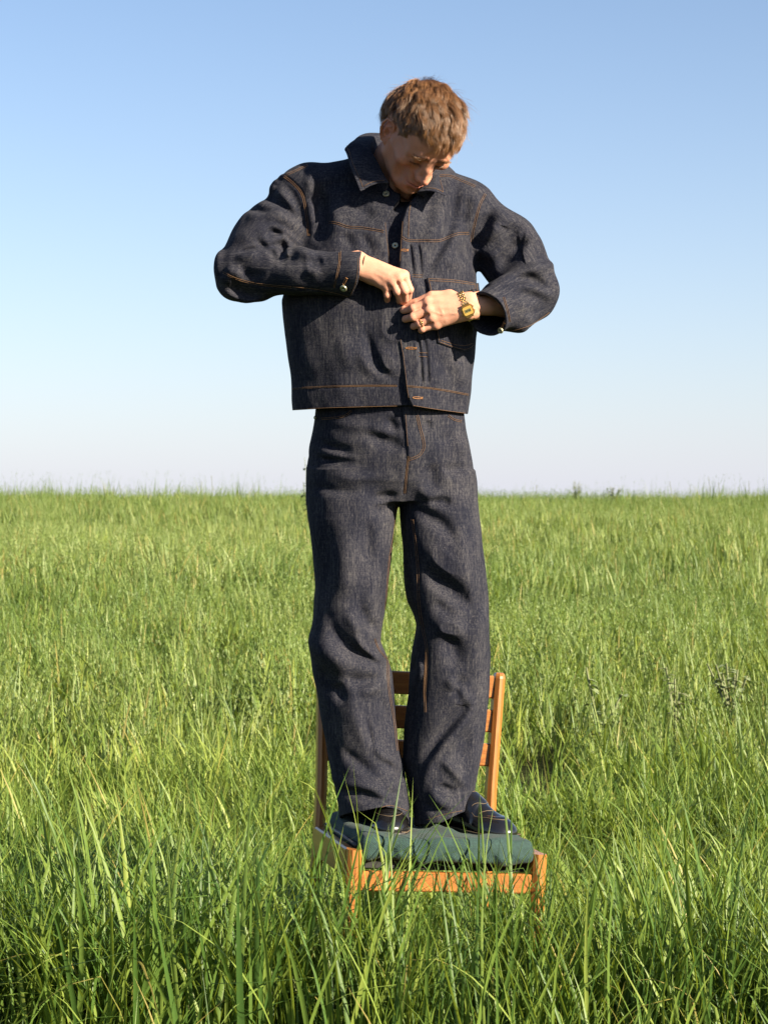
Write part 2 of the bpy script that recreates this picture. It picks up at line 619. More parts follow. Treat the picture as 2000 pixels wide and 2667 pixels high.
def teal_mat():
    m, nt, out = new_mat('teal_upholstery')
    n = N(nt)
    tc = n('ShaderNodeTexCoord').outputs['Object']
    rib = n('ShaderNodeTexWave', {'Vector': tc, 'Scale': 120.0, 'Distortion': 5.0, 'Detail': 3.0, 'Detail Scale': 3.0}, bands_direction='DIAGONAL').outputs[1]
    f = n.noise(n.scale(tc, (500, 120, 200)), 1.0, 3, .6)
    t = n.math('ADD', n.math('MULTIPLY', rib, .45), n.math('MULTIPLY', f, .6))
    c = n.ramp(t, [(.25, (.0028, .013, .0125)), (.55, (.0072, .031, .0275)), (.85, (.025, .066, .056))])
    b = n('ShaderNodeBsdfPrincipled', {'Base Color': c, 'Roughness': .85, 'Sheen Weight': .04, 'Sheen Roughness': .5})
    bp = n('ShaderNodeBump', {'Strength': .6, 'Distance': .0018, 'Height': t})
    nt.links.new(bp.outputs[0], b.inputs['Normal'])
    nt.links.new(b.outputs[0], out.inputs[0])
    return m

def leaf_mat(name, ramp, dry=(.33, .24, .075), dryness=.12, trans=.38, own=.38):
    """blade: colour by the plant's own tint, paler midrib, some dry tips; light passes through"""
    m, nt, out = new_mat(name)
    n = N(nt)
    ti = n('ShaderNodeAttribute', attribute_name='tint', attribute_type='INSTANCER').outputs['Fac']
    bl = n('ShaderNodeAttribute', attribute_name='blade').outputs['Vector']      # x: own random, y: along, z: across
    sx = n('ShaderNodeSeparateXYZ', {0: bl})
    t = n.math('ADD', n.math('MULTIPLY', ti, 1 - own), n.math('MULTIPLY', sx.outputs[0], own))
    c = n.ramp(t, ramp)
    d = n.math('MULTIPLY', n.math('GREATER_THAN', sx.outputs[0], 1 - dryness), n.math('MULTIPLY', sx.outputs[1], 1.0))
    c = n.mix(n.math('MULTIPLY', d, .85), c, dry)
    # sheath near the root is paler and yellower
    c = n.mix(n.math('MULTIPLY', n.math('SUBTRACT', 1.0, n.math('MULTIPLY', sx.outputs[1], 2.2), True), .45), c, (.17, .17, .055))
    di = n('ShaderNodeBsdfPrincipled', {'Base Color': c, 'Roughness': .48, 'Specular IOR Level': .34})
    tr = n('ShaderNodeBsdfTranslucent', {'Color': n.mix(.6, c, (.27, .34, .02))})
    mx = n('ShaderNodeMixShader', {0: trans, 1: di.outputs[0], 2: tr.outputs[0]})
    nt.links.new(mx.outputs[0], out.inputs[0])
    return m

MAT = {}
MAT['denim'] = denim('raw_denim')
MAT['skin'] = skin_mat()
MAT['wood'] = wood_mat()
MAT['teal'] = teal_mat()
MAT['thread'] = simple('ochre_thread', (.115, .060, .026), .8, var=.45, vscale=700)
MAT['bar_thread'] = simple('bright_orange_thread', (.26, .115, .035), .6, var=.4, vscale=600)
MAT['leather'] = simple('black_polished_leather', (.0065, .006, .0065), .26, coat=.6, vscale=90, bump=.25)
MAT['sole'] = simple('black_sole', (.012, .010, .009), .45, vscale=200, bump=.3)
MAT['shoe_thread'] = simple('tan_shoe_thread', (.10, .07, .04), .6)
MAT['gold'] = simple('gold_metal', (.80, .53, .23), .30, 1.0, var=.08, vscale=120)
MAT['gold_dull'] = simple('matt_gold', (.58, .35, .085), .45, .35, var=.1, vscale=200)
MAT['lcd'] = simple('lcd_glass', (.16, .155, .07), .15, var=.1, coat=.5)
MAT['lcd_dark'] = simple('lcd_digits', (.012, .014, .010), .4)
MAT['button'] = simple('aged_brass_button', (.36, .35, .24), .38, .75, var=.3, vscale=500)
MAT['dark'] = simple('dark_hole', (.006, .006, .007), .8)
MAT['cord'] = simple('brown_cord', (.09, .035, .018), .8, vscale=600)
MAT['shirt'] = simple('white_cotton', (.72, .70, .66), .85, var=.06, vscale=200, bump=.3)
MAT['sock'] = simple('black_sock', (.008, .008, .009), .9)
MAT['gap_shade'] = simple('seat_gap_shade', (.012, .012, .012), .9, vscale=120, bump=.4)  # near-black, paints the shade in the gap under the cushion
MAT['piping'] = simple('dark_piping', (.035, .035, .04), .45)

# ------------------------------------------------------------------ ground
def terrain(x, y):
    """height of the field: level round the chair, then a long rise to a crest about 60 m off"""
    x, y = np.asarray(x, float), np.asarray(y, float)
    t = np.clip((y - 6.0) / 52.0, 0, None)
    z = np.where(t < 1, 1.30 * (t * t * (1.35 - .35 * t) * .55 + t * .45), 1.30 - .012 * (y - 58))
    z = np.where(y > 58, 1.30 - .0011 * (y - 58) ** 2 / (1 + (y - 58) / 40), z)
    und = .03 * np.sin(x * .9 + 1.3) * np.sin(y * .6) + .05 * np.sin(x * .21 + y * .17)
    return z + und * np.clip((y - 7) / 10, 0, 1)

def make_ground():
    ys = np.concatenate([np.linspace(-60, -1, 20), np.linspace(0, 12, 49), np.linspace(12.5, 80, 110), np.geomspace(82, 900, 40)])
    xs = np.concatenate([-np.geomspace(12, 700, 24)[::-1], np.linspace(-11, 11, 56), np.geomspace(12, 700, 24)])
    X, Y = np.meshgrid(xs, ys)
    Z = terrain(X, Y)
    nx, ny = len(xs), len(ys)
    i = np.arange(ny - 1)[:, None] * nx + np.arange(nx - 1)[None, :]
    q = np.stack([i, i + 1, i + nx + 1, i + nx], -1).reshape(-1, 4)
    me = mesh_np('ground', np.stack([X, Y, Z], -1).reshape(-1, 3), q)
    m, nt, out = new_mat('field_soil')
    n = N(nt)
    tc = n('ShaderNodeTexCoord').outputs['Object']
    f = n.noise(tc, 6, 6, .65)
    c = n.ramp(f, [(.3, (.016, .018, .006)), (.55, (.035, .042, .011)), (.8, (.07, .065, .022))])
    b = n('ShaderNodeBsdfPrincipled', {'Base Color': c, 'Roughness': .95, 'Specular IOR Level': .1})
    bp = n('ShaderNodeBump', {'Strength': 1.0, 'Distance': .02, 'Height': n.noise(tc, 40, 5, .7)})
    nt.links.new(bp.outputs[0], b.inputs['Normal'])
    nt.links.new(b.outputs[0], out.inputs[0])
    link('ground', me, None, m, kind='structure', label='soil of the green field under the grass')

make_ground()

# ------------------------------------------------------------------ person: jacket and trousers
HS = 0.0018
def pix(X, Y, Z):
    return 1000 + F * X / Y, 1333 - F * (Z - H) / Y

def sig(x):
    return 1 / (1 + np.exp(-np.clip(x, -30, 30)))

def seg_frame(a, b):
    d = (b - a) / np.linalg.norm(b - a)
    u = np.cross(d, [0, 1, 0.2]); u /= np.linalg.norm(u)
    return d, u, np.cross(d, u)

def build_jacket():
    lo, hi = np.array([-.44, 4.30, 1.45]), np.array([.46, 4.82, 2.17])
    T = Field(lo, hi, HS)
    rows = [(405, 690, 985), (430, 655, 1020), (470, 652, 1030), (520, 648, 1027), (580, 628, 1028), (650, 606, 1030), (720, 613, 1030), (800, 625, 1022), (850, 630, 1016), (905, 633, 1008)]
    yc = [4.64, 4.632, 4.62, 4.613, 4.607, 4.602, 4.60, 4.597, 4.598, 4.60]
    bb = [.085, .109, .125, .136, .144, .149, .148, .144, .140, .136]
    T.stack(rows, yc, bb, e=2.35)
    q = (1, .62, 1)
    T.cap(S(790, 392, 4.65), S(668, 412, 4.64), .062, .058, .035, sq=q)
    T.cap(S(668, 412, 4.64), S(650, 440, 4.635), .058, .06, .03, sq=q)
    T.cap(S(930, 412, 4.65), S(995, 443, 4.64), .060, .060, .035, sq=q)
    T.cap(S(995, 443, 4.64), S(1006, 470, 4.635), .060, .06, .03, sq=q)
    T.ell(S(860, 395, 4.72), (.15, .075, .075), k=.05)
    # -- sleeves, on sub-lattices of the torso grid
    def sub(lo2, hi2):
        i = np.floor((np.array(lo2) - T.lo) / HS).astype(int)
        return Field(T.lo + i * HS, hi2, HS), i
    def merge(Fs, i, kfun):
        sl = tuple(slice(i[a], min(i[a] + Fs.n[a], T.n[a])) for a in range(3))
        d = Fs.V[:sl[0].stop - sl[0].start, :sl[1].stop - sl[1].start, :sl[2].stop - sl[2].start]
        a = T.V[sl]
        k = kfun(*np.meshgrid(*[Fs.ax[j][:d.shape[j]] for j in range(3)], indexing='ij', sparse=True)).astype(np.float32)
        hh = np.maximum(k - np.abs(a - d), 0)
        T.V[sl] = np.minimum(a, d) - hh * hh / (4 * k)
    # right arm of the man (left in view)
    A = [S(655, 445, 4.63), S(588, 512, 4.60), S(527, 588, 4.535), S(640, 588, 4.468), S(757, 593, 4.422)]
    rA = [.084, .078, .063, .051, .0525]
    FA, iA = sub([-.44, 4.32, 1.60], [-.05, 4.78, 2.14])
    FA.chain(A[:3], rA[:3], .03)
    FA.ell(S(560, 545, 4.58), (.07, .075, .085), k=.03)
    FA.chain(A[2:4], [.063, .052], .02)
    FA.cap(A[3], A[4] + (A[4] - A[3]) * .6, .0515, .0535, .02)
    FA.cap(S(515, 612, 4.54), S(560, 622, 4.51), .035, .03, .03)
    ex = np.array([740, 774, 738, 700, 660, 600.]); 
    def cutA(X, Y, Z):
        px, py = pix(X, Y, Z)
        e = np.interp(py.ravel(), [600, 660, 700, 738, 774, 800], [940, 939, 936, 928, 914, 900]).reshape(py.shape)
        return (e - px) * (4.45 / F)
    r = FA.sub_box([-.2, 4.3, 1.6], [.0, 4.6, 2.14])
    FA.V[r[0]] = np.maximum(FA.V[r[0]], -cutA(*r[1:]))
    dA = A[4] - A[3]; dA /= np.linalg.norm(dA)
    zA = S(0, 560, 4.55)[2]
    merge(FA, iA, lambda X, Y, Z: .004 + .026 * sig((Z - zA) / .012) + 0 * X + 0 * Y)
    # left arm of the man (right in view)
    B = [S(1012, 470, 4.63), S(1092, 535, 4.60), S(1144, 626, 4.575), S(1095, 655, 4.495), S(1050, 678, 4.425)]
    FB, iB = sub([.03, 4.30, 1.56], [.455, 4.78, 2.10])
    FB.chain(B[:3], [.078, .074, .064], .03)
    FB.chain(B[2:5], [.064, .056, .052], .02)
    dB = B[4] - B[3]; dB /= np.linalg.norm(dB)
    FB.cap(B[4], B[4] + dB * .05, .052, .052, .01)
    FB.cap(S(1156, 655, 4.57), S(1120, 690, 4.47), .035, .03, .025)
    FB.ell(S(1120, 575, 4.585), (.07, .075, .07), k=.03)
    nB = dB + np.array([0, 0, -.15]); nB /= np.linalg.norm(nB)
    r = FB.sub_box([.03, 4.30, 1.56], [.38, 4.56, 1.84])
    pl = (r[1] - B[4][0]) * nB[0] + (r[2] - B[4][1]) * nB[1] + (r[3] - B[4][2]) * nB[2]
    FB.V[r[0]] = np.maximum(FB.V[r[0]], pl)
    zB = S(0, 585, 4.6)[2]
    merge(FB, iB, lambda X, Y, Z: .004 + .026 * sig((Z - zB) / .012) + 0 * X + 0 * Y)
    # -- neck opening and the open front
    T.cap(P(1035, 440, 4.63), P(1035, 330, 4.60), .066, .085, .01, 'sub')
    T.cap(P(1062, 520, 4.45), P(1042, 430, 4.60), .014, .052, .012, 'sub')
    xr = lambda py: np.interp(py, [480, 505, 522, 544, 575, 619, 698, 860, 914, 997, 1034, 1055, 1090], [1100, 1085, 1071, 1056, 1046, 1043, 1038, 1035, 1047, 1056, 1062, 1071, 1075])
    xl = lambda py: np.interp(py, [480, 520, 545, 578, 653, 690, 740, 790], [1052, 1042, 1022, 1004, 1009, 1010, 1018, 1040])
    def front(X, Y, Z):
        px, py = pix(X, Y, Z)
        r_, l_ = xr(py), xl(py)
        m = (Y < 4.585)
        right = sig((px - r_) / 1.0)
        lift = .0075 + .009 * np.exp(-((px - r_) / 55.0) ** 2) * sig((py - 800) / 20)
        gap = sig((px - l_) / 1.0) * (1 - right) * sig((785 - py) / 8)
        strip = sig((px - l_ + 0) / 1) * (1 - right)
        return m * (lift * right * sig((1165 - px) / 14) - .024 * gap)
    T.push(front, [-.05, 4.40, 1.46], [.26, 4.60, 2.06])
    # pull of the buttoning hands on the cloth
    T.line([P(1038, 690, 4.455), P(1046, 770, 4.45), P(1050, 840, 4.45), P(1050, 900, 4.45)], .040, .020)
    # -- pleats beside the placket
    for off in (0, 22):
        pts = [(c[0] + off, c[1]) for c in [(1066, 632), (1070, 660), (1073, 690), (1076, 725)]]
        T.line(T.seen(pts), .0038, -.011, .15, deep=.25)
        pts2 = [(c[0] + off * .75, c[1]) for c in [(1083, 868), (1091, 900), (1096, 950), (1099, 1005)]]
        T.line(T.seen(pts2), .0038, -.011, .15, deep=.25)
        T.line(T.seen([(c[0] - 6, c[1]) for c in pts]), .005, .0022, .15)
        T.line(T.seen([(c[0] - 6, c[1]) for c in pts2]), .005, .0022, .15)
    # -- seams as shallow valleys
    seam = lambda c, p, w=3.2, a=-2.4: T.line(T.seen(M(c, p)), w / 1000, a / 1000, .06)
    folds = [
        # right sleeve (left in view)
        (2, [(240, 1016), (340, 988), (465, 957)], 4.5, -7), (2, [(150, 960), (300, 890), (430, 830), (520, 795)], 22, 8), (2, [(200, 1045), (330, 1035), (450, 1000)], 13, 6),
        (2, [(400, 872), (455, 820), (520, 793), (580, 805), (640, 835), (700, 890), (750, 940)], 8, 8),
        (2, [(480, 838), (478, 880), (500, 915), (540, 912), (590, 887), (635, 884), (670, 915), (686, 960), (665, 1020), (620, 1070), (585, 1098)], 7.5, 9),
        (2, [(512, 836), (560, 840), (610, 864), (645, 872)], 7, -6), (2, [(640, 850), (685, 900), (735, 942)], 5.5, -5),
        (2, [(550, 952), (600, 945), (632, 975), (622, 1020), (590, 1052)], 7, -6), (2, [(412, 862), (425, 920), (470, 965), (520, 985), (555, 1050), (572, 1105)], 7, -6),
        (2, [(90, 1290), (200, 1366), (330, 1412), (470, 1398)], 9, 6), (2, [(100, 930), (88, 1100), (92, 1270)], 12, 5),
        (2, [(575, 385), (640, 376), (720, 330)], 8, 5), (2, [(520, 520), (560, 450), (620, 395)], 10, 4), (2, [(505, 540), (540, 440), (600, 392)], 10, 4),
        (2, [(340, 640), (450, 668), (540, 648), (620, 620)], 12, -8), (2, [(470, 540), (560, 575), (650, 650), (710, 700), (790, 760)], 14, -13), (2, [(430, 700), (560, 690), (680, 750), (770, 840)], 22, 9),
        (2, [(575, 470), (620, 550), (690, 630), (760, 700)], 18, 6), (2, [(640, 440), (700, 520), (760, 640), (790, 740)], 11, -6),
        (2, [(470, 610), (560, 650), (640, 720), (740, 790)], 14, 7), (2, [(300, 740), (450, 720), (600, 740), (720, 830)], 20, 6),
        (2, [(140, 1130), (220, 1180), (310, 1170)], 14, 7), (2, [(820, 1110), (900, 1088), (970, 1070)], 12, -6), (2, [(560, 1110), (650, 1060), (770, 1065)], 14, -7),
        (2, [(240, 1130), (350, 1195), (500, 1185)], 14, -6), (2, [(720, 960), (800, 1010), (920, 1030)], 16, 6), (2, [(780, 1150), (860, 1165), (950, 1150)], 14, 4),
        (2, [(150, 1250), (300, 1330), (480, 1370)], 16, -8), (2, [(95, 1180), (160, 1240), (230, 1260)], 12, 6),
        # right half of the front
        (2, [(885, 390), (920, 520), (960, 650), (975, 760), (930, 870), (880, 950)], 17, -14), (2, [(830, 330), (860, 460), (885, 580)], 15, 5),
        (2, [(990, 600), (1050, 740), (1090, 900)], 22, 6), (2, [(1150, 560), (1300, 660), (1390, 740)], 19, -6), (2, [(1100, 840), (1180, 920), (1240, 1010)], 17, -5),
        (2, [(860, 560), (870, 680), (860, 820)], 12, 6), (2, [(1260, 830), (1330, 940), (1380, 1040)], 14, -4),
        (5, [(690, -20), (720, 80), (750, 190), (805, 280), (900, 350)], 10, -7), 
        (5, [(640, 100), (690, 240), (780, 340)], 15, 4), (5, [(820, 120), (850, 230), (900, 310)], 14, 4), 
        (5, [(500, 20), (560, 150), (580, 330)], 26, 4),
        # left half of the front
        (3, [(670, 240), (650, 400), (600, 600), (560, 720), (480, 870), (390, 1020)], 15, -11), (3, [(740, 500), (640, 720), (560, 860), (460, 1010)], 20, 7),
        (3, [(560, 430), (500, 620), (420, 820)], 22, 5), (3, [(440, 330), (430, 480), (400, 620)], 18, -4), (3, [(760, 330), (740, 470), (700, 620)], 14, -5),
        (3, [(720, 880), (640, 900), (560, 940)], 18, 4), (3, [(640, 1460), (760, 1590)], 16, -4),
        (5, [(1200, 160), (1260, 260), (1300, 380)], 18, -4), (5, [(1330, 180), (1380, 300), (1390, 420)], 18, 4),
        # left sleeve
        (3, [(930, 470), (900, 600), (830, 720), (795, 770)], 17, -15), (3, [(1120, 550), (1130, 620), (1050, 700), (950, 760), (870, 800)], 20, -14),
        (3, [(1000, 560), (960, 660), (870, 770)], 16, 8), (3, [(1270, 760), (1200, 740), (1120, 800), (1060, 900), (1000, 1000)], 24, -22),
        (3, [(1340, 700), (1250, 680), (1120, 720), (960, 830), (870, 840)], 15, 9), (3, [(1490, 905), (1350, 940), (1250, 985), (1120, 1010), (980, 1090)], 13, 14),
        (3, [(1150, 1060), (1250, 1020), (1340, 1060), (1430, 1120)], 11, -15), (3, [(1180, 1100), (1300, 1110), (1400, 1170)], 12, 6),
        (3, [(1100, 1150), (1250, 1170), (1380, 1210)], 13, -6), (3, [(1150, 1300), (1300, 1320), (1440, 1250)], 16, -6), (3, [(1480, 1190), (1400, 1150), (1330, 1100)], 12, 5),
        (3, [(810, 880), (890, 900), (960, 1010)], 14, -10), (3, [(1430, 800), (1400, 870), (1300, 900)], 14, -6), (3, [(960, 430), (1060, 520), (1200, 590)], 15, 5),
        (3, [(1190, 1230), (1240, 1330), (1230, 1420)], 16, 5),
    ]
    T.folds(folds)
    T.noise(.0022, .055, 3)
    T.noise(.0011, .022, 4)
    seam(2, [(640, 375), (720, 440), (785, 520), (818, 650), (832, 760), (842, 880)], 4, -4)
    seam(3, [(905, 330), (860, 420), (828, 530), (800, 650), (788, 740)], 4, -4)
    seam(2, [(1010, 765), (1080, 775), (1170, 805), (1300, 815), (1478, 845)])
    seam(3, [(205, 695), (265, 725), (400, 727), (520, 725), (600, 700), (680, 670), (775, 665)])
    seam(5, [(155, 425), (400, 410), (700, 402), (930, 402)]); seam(5, [(990, 404), (1200, 425), (1455, 470)])
    seam(2, [(1105, 1000), (1100, 1100), (1080, 1200), (1052, 1315)]); seam(3, [(1050, 1190), (1085, 1300), (1105, 1405)])
    seam(2, [(130, 1180), (240, 1230), (400, 1275), (600, 1297), (705, 1305), (900, 1318), (1045, 1350)])
    # -- hem and cuffs: cut, then hollowed out
    hy = lambda px: np.interp(px, [700, 762, 900, 1040, 1071, 1080, 1218, 1260], [1070, 1068, 1060, 1056, 1056, 1059, 1078, 1082])
    r = T.sub_box([-.3, 4.3, 1.44], [.3, 4.82, 1.62])
    W = T.V[r[0]].copy()
    px, py = pix(*r[1:])
    W = np.maximum(W, (py - hy(px)) * (4.5 / F))
    hollow = T.V[r[0]] + .0065 + np.maximum(0, r[3] - 1.555)
    T.V[r[0]] = np.maximum(W, -hollow)
    T.cap(A[4] - dA * .03, A[4] + dA * .10, .044, .049, .004, 'sub')
    T.cap(B[4] - dB * .09, B[4] + dB * .07, .046, .0485, .004, 'sub')
    V, Q = T.mesh()
    me = mesh_np('jacket', V, Q)
    # cloth grain: along the body, or along each sleeve
    g = V.copy()
    for Fs, bones in ((FA, A), (FB, B)):
        inside = ((V > Fs.lo + .003) & (V < Fs.lo + (Fs.n - 1) * HS - .003)).all(1)
        d = np.where(inside, Fs.sample(V), 1.0)
        s = np.abs(d) < .02
        if Fs is FA:
            s &= (V[:, 0] < S(660, 500, 4.6)[0]) | (V[:, 1] < 4.47) & (V[:, 2] < 1.86)
        else:
            s &= (V[:, 0] > S(1030, 500, 4.6)[0]) | (V[:, 1] < 4.45)
        e = bones[2]
        for m, (p0, p1) in ((1, (bones[0], bones[2])), (0, (bones[2], bones[4]))):
            dd, uu, ww = seg_frame(p0, p1)
            sel = s & ((((V - e) @ seg_frame(bones[0], bones[2])[0]) < ((e - V) @ -seg_frame(bones[2], bones[4])[0]) * -1 + 0) == bool(m)) if False else s
            t = np.clip((V - p0) @ (p1 - p0) / ((p1 - p0) @ (p1 - p0)), 0, 1)
            dist = np.linalg.norm(V - p0 - t[:, None] * (p1 - p0), axis=1)
            o0, o1 = (bones[2], bones[4]) if m else (bones[0], bones[2])
            t2 = np.clip((V - o0) @ (o1 - o0) / ((o1 - o0) @ (o1 - o0)), 0, 1)
            dist2 = np.linalg.norm(V - o0 - t2[:, None] * (o1 - o0), axis=1)
            sel = s & (dist <= dist2)
            r_ = V - p0
            g[sel] = np.stack([r_ @ uu, r_ @ ww, r_ @ dd], 1)[sel] + 3.0 * (1 + m)
    set_vec(me, 'grain', g)
    return T, me

def build_trousers():
    T = Field([-.23, 4.40, .47], [.30, 4.82, 1.56], HS)
    T.stack([(850, 690, 998), (885, 683, 1003), (930, 677, 1010), (960, 672, 1016), (1000, 668, 1023), (1040, 667, 1028), (1085, 672, 1026)], [4.60, 4.60, 4.61, 4.61, 4.615, 4.62, 4.62],
            [.118, .122, .130, .134, .136, .134, .11], e=2.3)
    Ll = [(1020, 672, 858), (1075, 666, 860), (1120, 667, 857), (1200, 674, 845), (1270, 679, 839), (1330, 673, 833), (1370, 668, 826), (1385, 668, 824), (1410, 671, 834), (1450, 676, 846),
          (1490, 683, 850), (1550, 692, 853), (1620, 705, 862), (1680, 715, 878), (1740, 729, 886), (1800, 738, 882)]
    yl = [4.61, 4.605, 4.60, 4.595, 4.59, 4.58, 4.575, 4.575, 4.58, 4.585, 4.59, 4.595, 4.59, 4.585, 4.575, 4.57]
    bl = [.115, .120, .118, .112, .108, .105, .104, .104, .103, .102, .101, .100, .100, .102, .105, .106]
    T.stack(Ll, yl, bl, e=2.25, k=.02)
    Lr = [(1020, 866, 1024), (1075, 864, 1031), (1150, 866, 1040), (1240, 873, 1049), (1300, 880, 1053), (1330, 893, 1055), (1350, 898, 1056), (1400, 889, 1058), (1440, 885, 1058), (1500, 883, 1056),
          (1580, 874, 1047), (1640, 870, 1037), (1690, 880, 1029), (1740, 890, 1022), (1800, 896, 1016)]
    yr = [4.62, 4.62, 4.62, 4.615, 4.61, 4.605, 4.605, 4.61, 4.61, 4.615, 4.62, 4.62, 4.62, 4.615, 4.61]
    br = [.115, .120, .118, .113, .108, .106, .106, .104, .103, .102, .101, .102, .103, .105, .106]
    R = Field([-.23, 4.40, .47], [.30, 4.82, 1.56], HS)
    R.stack(Lr, yr, br, e=2.25)
    # the legs meet at the crotch but stay apart below it
    zc = S(0, 1075, 4.6)[2]
    k = (.004 + .016 * sig((T.ax[2] - zc) / .02)).astype(np.float32)[None, None, :]
    hh = np.maximum(k - np.abs(T.V - R.V), 0)
    T.V = np.minimum(T.V, R.V) - hh * hh / (4 * k)
    del R
    folds = [
        (5, [(680, 740), (800, 780), (900, 810), (985, 845)], 15, -11), (5, [(290, 905), (480, 940), (640, 950)], 9, -7), (5, [(350, 800), (500, 860), (620, 885)], 14, -8),
        (5, [(330, 850), (480, 895), (620, 910)], 10, 5), (5, [(740, 1205), (840, 1192), (935, 1185)], 8, -11), (5, [(300, 1120), (500, 1155), (700, 1165)], 12, -5),
        (5, [(700, 690), (800, 730), (930, 770)], 14, 5), (5, [(1150, 950), (1175, 1050), (1150, 1150)], 17, -9), (5, [(1250, 1020), (1330, 1000), (1440, 990)], 13, -6),
        (5, [(1140, 1240), (1240, 1228), (1320, 1255)], 11, -12), (5, [(1050, 1120), (1150, 1185), (1300, 1215)], 13, 6), (5, [(840, 620), (890, 680), (920, 740)], 12, -7),
        (5, [(1150, 640), (1145, 720)], 8, -6), (5, [(1330, 720), (1380, 830), (1400, 920)], 16, 4), (5, [(420, 650), (600, 690), (760, 700)], 14, 4),
        (5, [(420, 1020), (560, 1060), (700, 1060), (860, 1040)], 13, 5), (5, [(1180, 800), (1290, 780), (1400, 760)], 13, -4),
        # left in view
        (6, [(325, 1020), (365, 1130), (440, 1220), (520, 1270), (620, 1320), (700, 1360)], 16, -17), (6, [(515, 1120), (550, 1220), (640, 1290), (710, 1335)], 9, 11),
        (6, [(175, 1190), (280, 1265), (400, 1335), (520, 1375)], 24, 12), (6, [(420, 1450), (560, 1475), (710, 1440)], 15, -9), (6, [(370, 1480), (400, 1560), (450, 1650)], 15, -9),
        (6, [(600, 280), (605, 480), (612, 680)], 17, -7), (6, [(450, 400), (440, 700), (480, 900)], 32, 9), (6, [(330, 300), (310, 600), (300, 900)], 25, -6), (6, [(690, 620), (640, 820), (600, 1020)], 18, 6),
        (6, [(540, 920), (600, 1050), (690, 1120)], 13, -9), (6, [(440, 960), (500, 1060), (570, 1130)], 15, 6), (6, [(250, 1350), (300, 1480), (320, 1620)], 18, -7), (6, [(520, 1560), (620, 1540), (720, 1500)], 13, 7),
        (6, [(620, 200), (700, 250), (780, 200)], 14, -5),
        # right in view
        (6, [(920, 210), (1050, 290), (1150, 360), (1250, 490)], 17, -12), (6, [(990, 640), (1080, 730), (1200, 820), (1300, 900), (1375, 900)], 20, -14),
        (6, [(1000, 470), (1150, 630), (1300, 760)], 22, 7), (6, [(1100, 1150), (1200, 1205), (1240, 1300), (1200, 1420)], 20, -11), (6, [(1050, 1030), (1180, 1110), (1330, 1140)], 20, 9),
        (6, [(1330, 1440), (1240, 1520), (1290, 1640)], 14, -6), (6, [(1200, 1430), (1215, 1560)], 13, 5), (6, [(1250, 300), (1300, 600), (1340, 900)], 22, 6), (6, [(1390, 880), (1340, 1010), (1260, 1090)], 16, -6),
        (6, [(960, 1310), (980, 1400), (950, 1500)], 9, 7), (6, [(930, 1330), (920, 1430)], 8, -7), (6, [(1420, 900), (1400, 1200), (1380, 1500)], 22, 5), (6, [(1080, 880), (1150, 960), (1260, 1000)], 15, -6),
        # hems
        (7, [(340, 230), (365, 420), (370, 640)], 30, 7), (7, [(455, 440), (480, 550), (505, 650)], 7, -6), (7, [(480, 585), (560, 680), (660, 750)], 11, 6), (7, [(555, 715), (640, 770), (710, 835)], 11, -11),
        (7, [(265, 875), (380, 905), (480, 935), (580, 960)], 13, -13), (7, [(258, 835), (350, 865), (450, 878), (580, 895)], 13, 10), (7, [(560, 880), (610, 920), (680, 930)], 10, -8),
        (7, [(380, 380), (420, 520), (470, 700)], 16, 6), (7, [(540, 300), (580, 420), (600, 560)], 12, -6), (7, [(300, 620), (400, 720), (540, 820)], 15, -7), (7, [(600, 700), (660, 800), (700, 880)], 9, 6),
        (7, [(440, 950), (560, 920), (690, 960)], 12, 5),
        (7, [(1080, 330), (1085, 390), (1000, 480), (900, 600), (800, 770)], 16, -14), (7, [(985, 240), (1060, 310), (1100, 380), (1045, 480), (935, 620), (830, 790), (788, 940)], 13, 13),
        (7, [(885, 915), (930, 880), (980, 900), (1030, 885)], 8, -9), (7, [(910, 700), (1000, 780), (1090, 890)], 12, 7), (7, [(1100, 500), (1060, 640), (1000, 720)], 16, -7),
        (7, [(860, 880), (900, 960), (1000, 1000)], 12, 7), (7, [(1150, 600), (1120, 760), (1090, 960)], 14, 5), (7, [(800, 960), (900, 1030), (1000, 1020)], 12, -6),
    ]
    T.folds(folds, 1.75)
    T.noise(.0022, .060, 11)
    T.noise(.0012, .024, 12)
    seam = lambda c, p, w=3.2, a=-2.4: T.line(T.seen(M(c, p)), w / 1000, a / 1000, .06)
    # fly: the flap lies a little proud of the other side
    def fly(X, Y, Z):
        px, py = pix(X, Y, Z)
        e = np.interp(py, [1040, 1080, 1120, 1170, 1200], [1047, 1049, 1056, 1061, 1061])
        m = (Y < 4.58) * sig((px - e) / .9) * sig((1190 - py) / 6) * np.exp(-((px - e) / 45.0) ** 2)
        return .006 * m
    T.push(fly, [-.02, 4.42, 1.36], [.2, 4.6, 1.55])
    seam(5, [(1003, 905), (990, 1000), (980, 1090), (972, 1190)], 4, -5)
    seam(6, [(808, 200), (793, 400), (758, 600), (742, 800), (728, 960)]); seam(6, [(930, 310), (965, 600), (975, 900), (1005, 1100), (1032, 1250), (1028, 1400), (1014, 1640)], 3.5, -3)
    # hems
    def hem(V, X, Y, Z):
        px, py = pix(X, Y, Z)
        e = np.where(px < 1062, np.interp(px, [860, 886, 950, 1000, 1040, 1064], [2132, 2130, 2123, 2112, 2118, 2138]),
                     np.interp(px, [1062, 1110, 1150, 1200, 1235, 1270], [2148, 2150, 2146, 2120, 2106, 2104]))
        e = e + (Y - 4.56) * np.where(px < 1062, 130, 60)
        return np.maximum(V, (py - e) * (4.5 / F))
    r = T.sub_box([-.23, 4.40, .46], [.30, 4.82, .70])
    W = T.V[r[0]].copy()
    T.V[r[0]] = np.maximum(hem(W, *r[1:]), -(W + .0055 + np.maximum(0, r[3] - .60)))
    V, Q = T.mesh()
    me = mesh_np('trousers', V, Q)
    g = V.copy()
